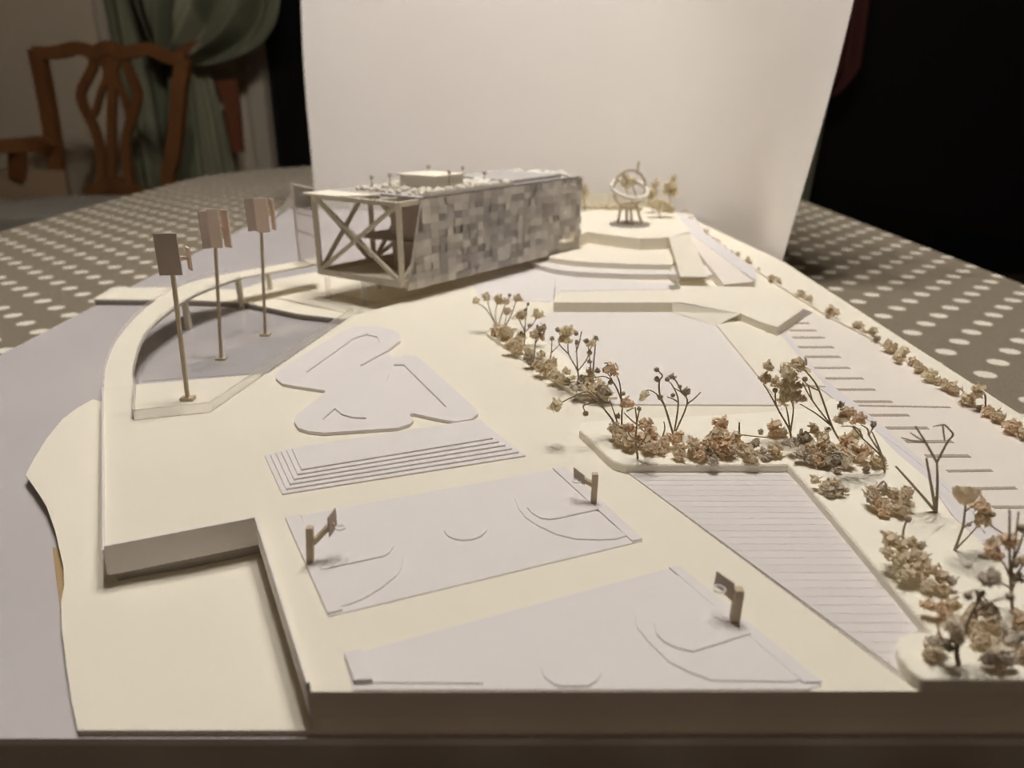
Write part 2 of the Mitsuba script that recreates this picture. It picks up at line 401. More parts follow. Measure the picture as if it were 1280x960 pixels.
# boardwalk slab behind the pool
walk = [(-0.4334, 0.7735), (-0.3296, 0.7703), (-0.2721, 0.7607), (-0.2075, 0.7189), (-0.163, 0.7023), (-0.1288, 0.7023), (-0.0667, 0.78), (0.0, 0.9446), (-0.1051, 1.0039), (-0.2137, 0.9218), (-0.2798, 0.8512), (-0.2947, 0.8142), (-0.3816, 0.825), (-0.4368, 0.8214)]
bw = thing('quay_slab', 'long low cream quay with a dark edge running behind the pool', 'slab')
part(bw, 'top', slab(walk, 0.7755, 0.777), 'cream')
part(bw, 'core', slab(Polygon(walk).buffer(-0.001), ZB, 0.7755), 'edge', label='dark edge of the quay')
part(bw, 'step', slab([(-0.2447, 0.7762), (-0.1541, 0.7154), (-0.0951, 0.7386), (-0.0359, 0.847), (-0.075, 0.8871), (-0.1707, 0.847)], 0.777, 0.7782), 'cream')
part(bw, 'step', slab([(-0.1844, 0.7855), (-0.1371, 0.7532), (-0.0851, 0.7992), (-0.0715, 0.8429), (-0.1251, 0.8429)], 0.7782, 0.7794), 'cream')

# acetate rail round the pool edge of the deck
ra = [(-0.2326, 0.4332), (-0.1895, 0.4458), (-0.1738, 0.5275), (-0.1432, 0.6676)]
rl = thing('pool_railing', 'low clear acetate railing along the deck edge at the pool', 'railing')
for i, (p, q) in enumerate(zip(ra[:-1], ra[1:])):
    part(rl, 'panel', wall_strip([p, q], ZD, ZD + 0.0062, 0.0003), 'acetate')
    part(rl, 'rim', wall_strip([p, q], ZD + 0.0062, ZD + 0.0067, 0.0005), 'acetate_edge')
w0 = [(-0.2327, 0.4344), (-0.2579, 0.4919)]
part(rl, 'panel', wall_strip(w0, ZD, ZD + 0.0062, 0.0003), 'acetate')
part(rl, 'rim', wall_strip(w0, ZD + 0.0062, ZD + 0.0067, 0.0005), 'acetate_edge')

# curved footbridge
outer = spline([(-0.2776, 0.4874), (-0.2955, 0.5292), (-0.3126, 0.5862), (-0.3249, 0.6672), (-0.3173, 0.7343), (-0.2866, 0.7641)], 8)
inner = spline([(-0.2597, 0.4934), (-0.2749, 0.5275), (-0.2941, 0.5904), (-0.2982, 0.6461), (-0.292, 0.6967), (-0.2686, 0.7465)], 8)
def bridge_deck():
    n = len(outer); V = []; z = np.interp(np.linspace(0, 5, n), range(6), (.79, .7925, .796, .799, .8025, .806))
    for i in range(n):
        for (x, y), dz in ((outer[i], 0), (inner[i], 0), (inner[i], -0.0022), (outer[i], -0.0022)):
            V.append((x, y, z[i] + dz))
    e0, e1 = [(-0.2156, 0.8429), (-0.2054, 0.8178)]
    for (x, y), dz in ((e0, 0), (e1, 0), (e1, -0.0022), (e0, -0.0022)): V.append((x, y, 0.8055 + dz))
    F = []; n += 1
    for i in range(n - 1):
        for k in range(4):
            k2 = (k + 1) % 4
            F += [[i * 4 + k, i * 4 + k2, (i + 1) * 4 + k2], [i * 4 + k, (i + 1) * 4 + k2, (i + 1) * 4 + k]]
    e = (n - 1) * 4
    F += [[0, 2, 1], [0, 3, 2], [e, e + 1, e + 2], [e, e + 2, e + 3]]
    return trimesh.Trimesh(np.array(V), np.array(F), process=False)
br = thing('curved_footbridge', 'curved cream footbridge on posts arching over the pool to the long building', 'bridge')
part(br, 'deck', bridge_deck(), 'cream')
def rail_mesh(pts, z0, z1, h0, h1):
    n = len(pts); z = np.interp(np.linspace(0, 5, n), range(6), (.79, .7925, .796, .799, .8025, .806)); V = []
    for i in range(n):
        V += [(pts[i][0], pts[i][1], z[i] + h0), (pts[i][0], pts[i][1], z[i] + h1)]
    F = []
    for i in range(n - 1): F += [[2 * i, 2 * i + 2, 2 * i + 3], [2 * i, 2 * i + 3, 2 * i + 1]]
    return trimesh.Trimesh(np.array(V), np.array(F), process=False)
part(br, 'side_rail', rail_mesh(outer, ZD, 0.803, 0, 0.0035), 'acetate')
part(br, 'side_rail', rail_mesh(inner, ZD, 0.803, -0.0025, 0.003), 'acetate')
for (bx, by, zt) in ((236, 415, 0.7985), (302, 388, 0.8035), (338, 364, 0.8036)):
    x, y = {236: (-0.3006, 0.6873), 302: (-0.2751, 0.7599), 338: (-0.2617, 0.8142)}[bx]
    zb_ = 0.777 if bx == 338 else ZB
    part(br, 'post', beam((x, y, zb_), (x - 0.001, y, zt), 0.0062, 0.004), 'frame_stick')

# ------------------------------------------------------------------ floodlight masts
def mast(label, base, zb, top_z, lean, heads):
    m = thing('floodlight_mast', label, 'mast', 'floodlight masts at the pool')
    bx_, by_ = base
    tx_, ty_ = bx_ + lean[0], by_ + lean[1]
    part(m, 'base', box(bx_ - 0.0042, bx_ + 0.0042, by_ - 0.003, by_ + 0.003, zb, zb + 0.0022), 'stick')
    part(m, 'pole', beam((bx_, by_, zb + 0.002), (tx_, ty_, top_z), 0.0022), 'stick')
    for dx, dy, zc, ang, w, h, mm in heads:
        b = trimesh.creation.box((w, 0.0011, h))
        b.apply_transform(trimesh.transformations.rotation_matrix(math.radians(ang), (0, 0, 1)))
        b.apply_translation((tx_ + dx, ty_ + dy, zc))
        part(m, 'panel', b, mm)
    part(m, 'panel_holder', beam((tx_ - 0.005, ty_, top_z - 0.014), (tx_ + 0.010, ty_ + 0.003, top_z - 0.014), 0.002), 'balsa')
b1, b2, b3 = (-0.2119, 0.4658), (-0.2404, 0.6012), (-0.2238, 0.6674)
t1, t2, t3 = (-0.2078, 0.466, 0.9008), (-0.23, 0.6016, 0.8937), (-0.2143, 0.667, 0.893)
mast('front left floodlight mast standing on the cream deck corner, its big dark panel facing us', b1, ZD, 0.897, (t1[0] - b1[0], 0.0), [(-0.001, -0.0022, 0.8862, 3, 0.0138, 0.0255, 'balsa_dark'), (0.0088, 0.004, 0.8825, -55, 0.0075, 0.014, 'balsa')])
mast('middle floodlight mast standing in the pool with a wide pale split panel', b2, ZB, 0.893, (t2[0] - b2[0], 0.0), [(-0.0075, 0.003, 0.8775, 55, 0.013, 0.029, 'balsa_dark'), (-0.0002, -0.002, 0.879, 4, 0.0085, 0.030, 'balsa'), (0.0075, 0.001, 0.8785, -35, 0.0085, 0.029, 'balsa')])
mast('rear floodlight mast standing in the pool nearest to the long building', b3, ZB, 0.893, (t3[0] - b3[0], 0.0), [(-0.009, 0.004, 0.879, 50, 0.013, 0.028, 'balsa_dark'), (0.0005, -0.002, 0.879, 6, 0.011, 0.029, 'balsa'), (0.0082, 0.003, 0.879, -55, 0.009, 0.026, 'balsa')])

# ------------------------------------------------------------------ paper courts and ground sheets
P0 = 0.00055          # one sheet of paper, exaggerated by the glue
def court(label, sheet, strips, arcs, keys, circle):
    c = thing('basketball_court', label, 'court')
    part(c, 'court_sheet', slab(sheet, ZD, ZD + P0), 'paper')
    for s, z in strips: part(c, 'end_strip', slab(s, ZD + P0, ZD + P0 + z), 'paper')
    for s in arcs: part(c, 'arc_sheet', slab(s, ZD + P0, ZD + P0 + 0.0006), 'paper')
    for s in keys: part(c, 'key_sheet', slab(s, ZD + P0 + 0.0006, ZD + P0 + 0.0013), 'paper')
    part(c, 'centre_circle', slab(circle, ZD + P0, ZD + P0 + 0.0007), 'paper')
court('complete basketball court of layered lavender paper with two hoops',
      [(-0.1071, 0.3165), (0.0213, 0.3664), (0.0586, 0.2973), (-0.0708, 0.2441)],
      [([(-0.1071, 0.3165), (-0.1008, 0.3187), (-0.0657, 0.2474), (-0.071, 0.245)], 0.0009), ([(0.0218, 0.3664), (0.0283, 0.3682), (0.0587, 0.2979), (0.0538, 0.296)], 0.0008)],
      [[(-0.1004, 0.3187), (-0.0896, 0.318), (-0.0773, 0.3173), (-0.0665, 0.3115), (-0.0566, 0.3033), (-0.0498, 0.2934), (-0.0469, 0.2846), (-0.0467, 0.2751), (-0.048, 0.27), (-0.0532, 0.2612), (-0.0597, 0.2539), (-0.0642, 0.2509), (-0.0686, 0.2494)],
       [(0.0012, 0.3347), (0.0031, 0.3247), (0.0068, 0.3158), (0.0126, 0.3087), (0.02, 0.3019), (0.0288, 0.2979), (0.0388, 0.2973), (0.0468, 0.2979), (0.0519, 0.3006), (0.037, 0.3285), (0.0269, 0.353), (0.0164, 0.3504), (0.0061, 0.3436)]],
      [[(-0.0906, 0.2927), (-0.0671, 0.3006), (-0.0582, 0.3012), (-0.0539, 0.2973), (-0.0523, 0.2908), (-0.0533, 0.2859), (-0.0554, 0.2834), (-0.0801, 0.2734)],
       [(0.0073, 0.3247), (0.0095, 0.3195), (0.0132, 0.3151), (0.0177, 0.3137), (0.0226, 0.3151), (0.0419, 0.3232), (0.0306, 0.3412), (0.0126, 0.3339), (0.0078, 0.3292)]],
      [(Point((-0.0214, 0.3067)).buffer(0.0098, quad_segs=20).exterior.coords[i]) for i in range(80)])
court('front basketball court of lavender paper cut off at the model edge with one hoop',
      [((-0.0537, 0.2076)[0], 0.2054)] + [(-0.0601, 0.2218), (0.066, 0.2757)] + [[(0.1053, 0.2079)][0]] + [(0.1005, 0.2056)],
      [([(-0.0598, 0.2218), (-0.0541, 0.2234), (-0.0475, 0.2083), (-0.0538, 0.2079)], 0.0020), ([(0.0664, 0.2757), (0.0712, 0.2763), (0.1057, 0.2083), (0.0992, 0.2083)], 0.0008)],
      [[(-0.0475, 0.2083), (-0.0525, 0.2193), (-0.043, 0.2222), (-0.0315, 0.2218), (-0.0238, 0.2189), (-0.0167, 0.2137), (-0.0098, 0.2079)],
       [(0.0588, 0.2672), (0.053, 0.2618), (0.0494, 0.255), (0.0472, 0.247), (0.047, 0.237), (0.0499, 0.2294), (0.0555, 0.2185), (0.0617, 0.2133), (0.0686, 0.2094), (0.0958, 0.2087), (0.0998, 0.2102), (0.0884, 0.2325), (0.0797, 0.2514), (0.07, 0.27)]],
      [[(0.0536, 0.2389), (0.0534, 0.2325), (0.0554, 0.2285), (0.0586, 0.2255), (0.065, 0.223), (0.0886, 0.2329), (0.0791, 0.2489), (0.0614, 0.2431)]],
      Polygon([(Point((0.0208, 0.2161)).buffer(0.0107, quad_segs=20).exterior.coords[i]) for i in range(80)]).intersection(Polygon([(-1, 0.2066), (1, 0.2066), (1, 1), (-1, 1)])))

def hoop(label, base, top, arm0, arm1, board, ring, w=0.0028):
    h = thing('basketball_hoop', label, 'basketball hoop')
    z0 = ZD + P0 + 0.0006
    part(h, 'post', beam((base[0], base[1], z0), top, w), 'stick')
    part(h, 'arm', beam(arm0, arm1, w * 0.75), 'stick')
    part(h, 'backboard', quad(*board, 0.0005), 'balsa_dark')
    rx, ry, rz, rr = ring
    part(h, 'ring', trimesh.creation.annulus(rr * 0.75, rr, 0.0005, sections=20).apply_translation((rx, ry, rz)), 'paper')
# left hoop of the complete court: the board stands across the court's long axis
h0 = (-0.0864, 0.2803)
H1 = (-0.0851, 0.2803, 0.8079)
e = np.array((-0.076, 0.2835, 0.8083)); d = np.array((0.42, 0.9, 0)); d /= np.linalg.norm(d); dz = np.array((0, 0, 0.0046))
d1 = np.array((0.16, 0.98, 0)) * 0.0042
hoop('basketball hoop at the left end of the complete court, board seen edge-on', h0, H1, (-0.0845, 0.2803, 0.8001), tuple(e), [tuple(e - d1 - dz), tuple(e + d1 - dz), tuple(e + d1 + dz), tuple(e - d1 + dz)], (e[0] + 0.003, e[1], e[2] - 0.0025, 0.0022))
q0 = (0.0399, 0.3303)
yb = q0[1]
hoop('basketball hoop at the right end of the complete court', q0, (0.0401, 0.3303, 0.807), (0.0399, 0.3303, 0.8005), (0.0346, 0.3318, 0.8031), [(0.0352, 0.3293, 0.8014), (0.0307, 0.3363, 0.8016), (0.0305, 0.3363, 0.8073), (0.035, 0.3293, 0.8066)], tuple((0.0314, 0.3313, 0.8025)) + (0.0022,))
q1 = (0.0844, 0.2401)
hoop('basketball hoop on the front court, with the thickest post', q1, (0.0847, 0.2401, 0.8061), (0.0843, 0.2401, 0.8011), (0.081, 0.2431, 0.8032), [(0.0825, 0.2396, 0.8029), (0.0778, 0.2481, 0.8021), (0.0784, 0.2481, 0.8083), (0.0827, 0.2396, 0.8089)], tuple((0.0779, 0.2421, 0.8046)) + (0.0025,), 0.0032)

# ------------------------------------------------------------------ skate bowl and steps
sil = Polygon([(-0.1668, 0.5092), (-0.1645, 0.5012), (-0.1571, 0.4904), (-0.1477, 0.4859), (-0.124, 0.4771), (-0.1256, 0.4658), (-0.1327, 0.4369), (-0.1322, 0.4272), (-0.127, 0.4167), (-0.1197, 0.4121), (-0.1098, 0.4099), (-0.068, 0.4167), (-0.0611, 0.4225), (-0.0599, 0.4284), (-0.0634, 0.4369), (-0.0865, 0.4509), (-0.0928, 0.4549), (-0.0439, 0.4296), (-0.033, 0.426), (-0.0249, 0.4296), (-0.0209, 0.4382), (-0.0232, 0.447), (-0.0649, 0.5345), (-0.0717, 0.5471), (-0.0812, 0.5508), (-0.0912, 0.5489), (-0.0956, 0.5621), (-0.089, 0.5861), (-0.0919, 0.6031), (-0.0981, 0.6142), (-0.1147, 0.6256), (-0.1323, 0.6256), (-0.1413, 0.6097), (-0.1661, 0.5207)])
r1 = Polygon([(-0.1461, 0.5124), (-0.1273, 0.5924), (-0.1195, 0.6031), (-0.1099, 0.5966), (-0.1053, 0.5799), (-0.1111, 0.5258), (-0.1277, 0.5275), (-0.1338, 0.5108)])
r1b = Polygon([(-0.1111, 0.5258), (-0.0959, 0.5602), (-0.0893, 0.584), (-0.0819, 0.5471), (-0.0876, 0.5241), (-0.0876, 0.5012), (-0.0964, 0.5108)])
sil = sil.buffer(-0.0012).buffer(0.0030, quad_segs=8).buffer(-0.0018, quad_segs=8)
r2 = Polygon([(-0.0878, 0.5258), (-0.0866, 0.5292), (-0.079, 0.5292), (-0.0416, 0.4496), (-0.0472, 0.4382), (-0.0769, 0.4549), (-0.0861, 0.495)])
r3 = Polygon([(-0.1157, 0.4296), (-0.1116, 0.447), (-0.1058, 0.4382), (-0.0983, 0.4332), (-0.0888, 0.432), (-0.0907, 0.4236), (-0.1083, 0.4225)])
sk = thing('skate_bowl', 'lavender paper skate park of interlocking rounded lobes with cut-out bowls', 'skate park')
part(sk, 'lower_sheet', slab(sil.buffer(-0.0002), ZD, ZD + 0.0010), 'paper')
up = sil.difference(r1.buffer(0.0004)).difference(r1b).difference(r2).difference(r3).buffer(-0.0003).buffer(0.0003)
part(sk, 'upper_sheet', slab(up, ZD + 0.0010, ZD + 0.0022), 'paper')

st = thing('terraced_steps', 'stack of six nested paper steps between the skate park and the complete court', 'steps')
sb, sc_, sd, se = [(-0.1367, 0.3826), (-0.115, 0.3395), (0.0075, 0.3826), (-0.016, 0.4248)]
ib, ic, idd, ie = [(-0.1213, 0.3826), (-0.1095, 0.3573), (-0.0109, 0.3958), (-0.0193, 0.4225)]
lerp = lambda a, b, t: (a[0] + (b[0] - a[0]) * t, a[1] + (b[1] - a[1]) * t)
for k in range(6):
    t = k / 5
    part(st, 'step', slab([lerp(sb, ib, t), lerp(sc_, ic, t), lerp(sd, idd, t), lerp(se, ie, t)], ZD + 0.0009 * k, ZD + 0.0009 * (k + 1)), 'paper')

# ------------------------------------------------------------------ plank deck
pk = thing('plank_deck', 'pale paper deck scored into narrow planks between the cut line and the planted bed', 'deck')
region = Polygon([(0.0587, 0.3682), (0.1506, 0.3701), (0.1525, 0.3512), (0.1571, 0.2334), (0.1415, 0.2185), (0.1384, 0.2064)])
part(pk, 'cut_line', wall_strip([sl[0], sl[1], (sl[2][0], 0.2065)], ZD, ZD + 0.00022, 0.00055), 'edge', label='dark cut line along the planks')
ys = np.linspace(0.2075, region.bounds[3], 31)
for k in range(30):
    strip = Polygon([(-1, ys[k] + 0.00013), (1, ys[k] + 0.00013), (1, ys[k + 1] - 0.00005 * ((k * 7) % 3)), (-1, ys[k + 1])])
    s = region.intersection(strip)
    if s.area > 1e-7: part(pk, 'plank', slab(s, ZD, ZD + 0.0007), 'plank' if k % 3 else 'plank_dark')

# ------------------------------------------------------------------ pale plaza, raised platform, ramps
single('plaza_sheet', 'smooth pale lavender plaza sheet beside the upper planting strip', 'plaza', slab([(-0.0156, 0.595), (0.0348, 0.6738), (0.1436, 0.6738), (0.1743, 0.631), (0.1723, 0.455), (0.0488, 0.4564)], ZD, ZD + 0.0011), 'paper_white')
UP = [(0.0378, 0.6783), (0.154, 0.6783), (0.1974, 0.641), (0.2066, 0.6166), (0.2161, 0.6005), (0.2558, 0.6539), (0.2564, 0.6955), (0.2351, 0.7372), (0.1656, 0.7421), (0.1579, 0.7197), (0.046, 0.7197)]
upf = thing('raised_platform', 'raised cream platform with a dark front edge behind the pale plaza', 'platform')
part(upf, 'top', slab(UP, ZD, ZU), 'board')
A0, A1 = (0.1453, 0.6783), (0.1974, 0.641)
B0, B1 = (0.145, 0.6739), (0.1743, 0.6311)
C1, D1 = (0.1994, 0.4929), (0.1724, 0.457)
z3 = lambda p, z: (p[0], p[1], z)
part(upf, 'ramp', quad(z3(B0, ZD + .0012), z3(B1, ZD + .0012), z3(A1, ZU + .0002), z3(A0, ZU + .0002), 0.0008), 'board')
part(upf, 'ramp', slab([(0.1743, 0.6311), (0.1716, 0.4547), (0.1985, 0.4903), (0.2128, 0.6456), (0.2052, 0.666)], ZD, ZD + 0.0026), 'board')
part(upf, 'ramp', slab([(0.2127, 0.6432), (0.1985, 0.4903), (0.2126, 0.4858), (0.2212, 0.6217), (0.2188, 0.6359)], ZD, ZD + 0.0018), 'board')
gl = [(0.0381, 0.6839), (0.0416, 0.7228)]
part(upf, 'glass_panel', wall_strip(gl, ZU, ZU + 0.006, 0.0003), 'acetate_edge', label='small clear upstand at the left end')
gl = [(0.162, 0.7324), (0.1597, 0.7694)]
part(upf, 'glass_panel', wall_strip(gl, ZU, ZU + 0.0055, 0.0003), 'acetate_edge')
part(upf, 'glass_panel', wall_strip([(0.1515, 0.726), (0.1623, 0.726)], ZU, ZU + 0.0045, 0.0003), 'acetate_edge')

# road, pavement, kerb
rd = thing('road_sheet', 'pinkish card road with parking bays along the right side of the model', 'road')
part(rd, 'sheet', slab([(0.2289, 0.6303), (0.2719, 0.6755), (0.282, 0.6472), (0.2917, 0.5799), (0.2931, 0.4859), (0.2979, 0.4055), (0.2924, 0.3232), (0.2384, 0.2499), (0.225, 0.289), (0.223, 0.3445), (0.224, 0.3739), (0.2218, 0.4496), (0.2176, 0.506)], ZD, ZD + 0.0005), 'road')
BAYPTS = [((0.2348, 0.6403), (0.2577, 0.6403)), ((0.2332, 0.619), (0.2554, 0.619)), ((0.229, 0.599), (0.2551, 0.599)), ((0.2249, 0.5741), (0.2526, 0.5741)), ((0.2223, 0.5509), (0.2484, 0.5509)), ((0.2198, 0.5259), (0.2454, 0.5259)), ((0.2198, 0.5044), (0.2461, 0.5044)), ((0.2197, 0.4829), (0.245, 0.4829)), ((0.2221, 0.4615), (0.2465, 0.4615)), ((0.2209, 0.4548), (0.2794, 0.4521)), ((0.2223, 0.4393), (0.2467, 0.4393)), ((0.224, 0.42), (0.2489, 0.42)), ((0.2264, 0.401), (0.2535, 0.401)), ((0.2286, 0.3824), (0.2529, 0.3824)), ((0.2309, 0.3643), (0.2552, 0.3652)), ((0.233, 0.3451), (0.2562, 0.3459)), ((0.2332, 0.3267), (0.2561, 0.3267)), ((0.2326, 0.305), (0.2569, 0.305))]
for i, (p, q) in enumerate(BAYPTS):
    part(rd, 'bay_line', beam((p[0], p[1], ZD + 0.0006), (q[0], q[1], ZD + 0.0006), (0.0046 if i < 5 else 0.0036 if i < 14 else 0.0026) if i != 9 else 0.0022, 0.0004), 'pencil', label='thin brown bay line' if i == 0 else None)
sw = thing('pavement_strip', 'lavender paper pavement strip between the planted bed and the road', 'pavement')
part(sw, 'sheet', slab([(0.2083, 0.6256), (0.2042, 0.5363), (0.2146, 0.419), (0.2133, 0.3826), (0.2152, 0.3538), (0.2092, 0.3173), (0.211, 0.2612), (0.2258, 0.2846), (0.223, 0.3445), (0.224, 0.3739), (0.2218, 0.4496), (0.2176, 0.506), (0.2289, 0.6303)], ZD, ZD + 0.0009), 'sidewalk')
part(sw, 'fold', wall_strip([(0.2154, 0.4155), (0.2194, 0.3917), (0.221, 0.3654), (0.2202, 0.3347), (0.2222, 0.2816)], ZD + 0.0009, ZD + 0.0012, 0.0008), 'paper')
part(sw, 'end_ramp', quad(z3((0.2564, 0.6558), ZU + .0004), z3((0.2166, 0.6021), ZU + .0004), z3((0.2306, 0.6213), ZD + .0010), z3((0.2725, 0.6734), ZD + .0010), 0.0008), 'sidewalk')
kerb = [(0.2676, 1.2709), (0.2701, 1.048), (0.2712, 0.9065), (0.2729, 0.8189), (0.2755, 0.749), (0.2818, 0.6522), (0.2927, 0.582), (0.2939, 0.4874), (0.2986, 0.4066), (0.2969, 0.3292)]
single('road_kerb', 'narrow white kerb running the full length between the road and the outer strip', 'kerb', wall_strip(kerb, ZD, ZD + 0.0024, 0.0018), 'board')

# ------------------------------------------------------------------ planted beds
b1p = Polygon([(-0.021, 0.6045), (0.0442, 0.4639), (0.0687, 0.4639), (0.0583, 0.4995), (0.0312, 0.5708), (0.0, 0.6298)])
single('upper_planting_strip', 'narrow foam planting strip slanting along the left side of the pale plaza', 'planting bed', soft_slab(b1p, ZD, 0.793, 0.0006), 'foam')
bedpts = [(0.0391, 0.4079), (0.0457, 0.3906), (0.051, 0.3735), (0.0544, 0.3668), (0.0599, 0.3631), (0.1455, 0.3631), (0.1472, 0.3454), (0.1527, 0.2294), (0.1462, 0.2299), (0.1406, 0.2268), (0.1368, 0.2217), (0.1352, 0.2159), (0.1358, 0.2096), (0.1378, 0.2054)] + [(0.32, (0.1378, 0.2054)[1])] + [(0.2067, 0.2411), (0.2078, 0.2625), (0.2044, 0.3123), (0.2118, 0.3482), (0.2099, 0.3766), (0.2112, 0.4123), (0.206, 0.4584), (0.1899, 0.4425), (0.1575, 0.435), (0.1267, 0.43), (0.0772, 0.4252), (0.0454, 0.4204), (0.0409, 0.4181)]
bedp = Polygon(bedpts).buffer(0)
bedp = bedp.buffer(-0.002).buffer(0.002, quad_segs=6)
single('planted_bed', 'thick cream foam planted bed with rounded corners wrapping round the plank deck', 'planting bed', soft_slab(bedp, ZD, 0.795, 0.0012), 'foam')

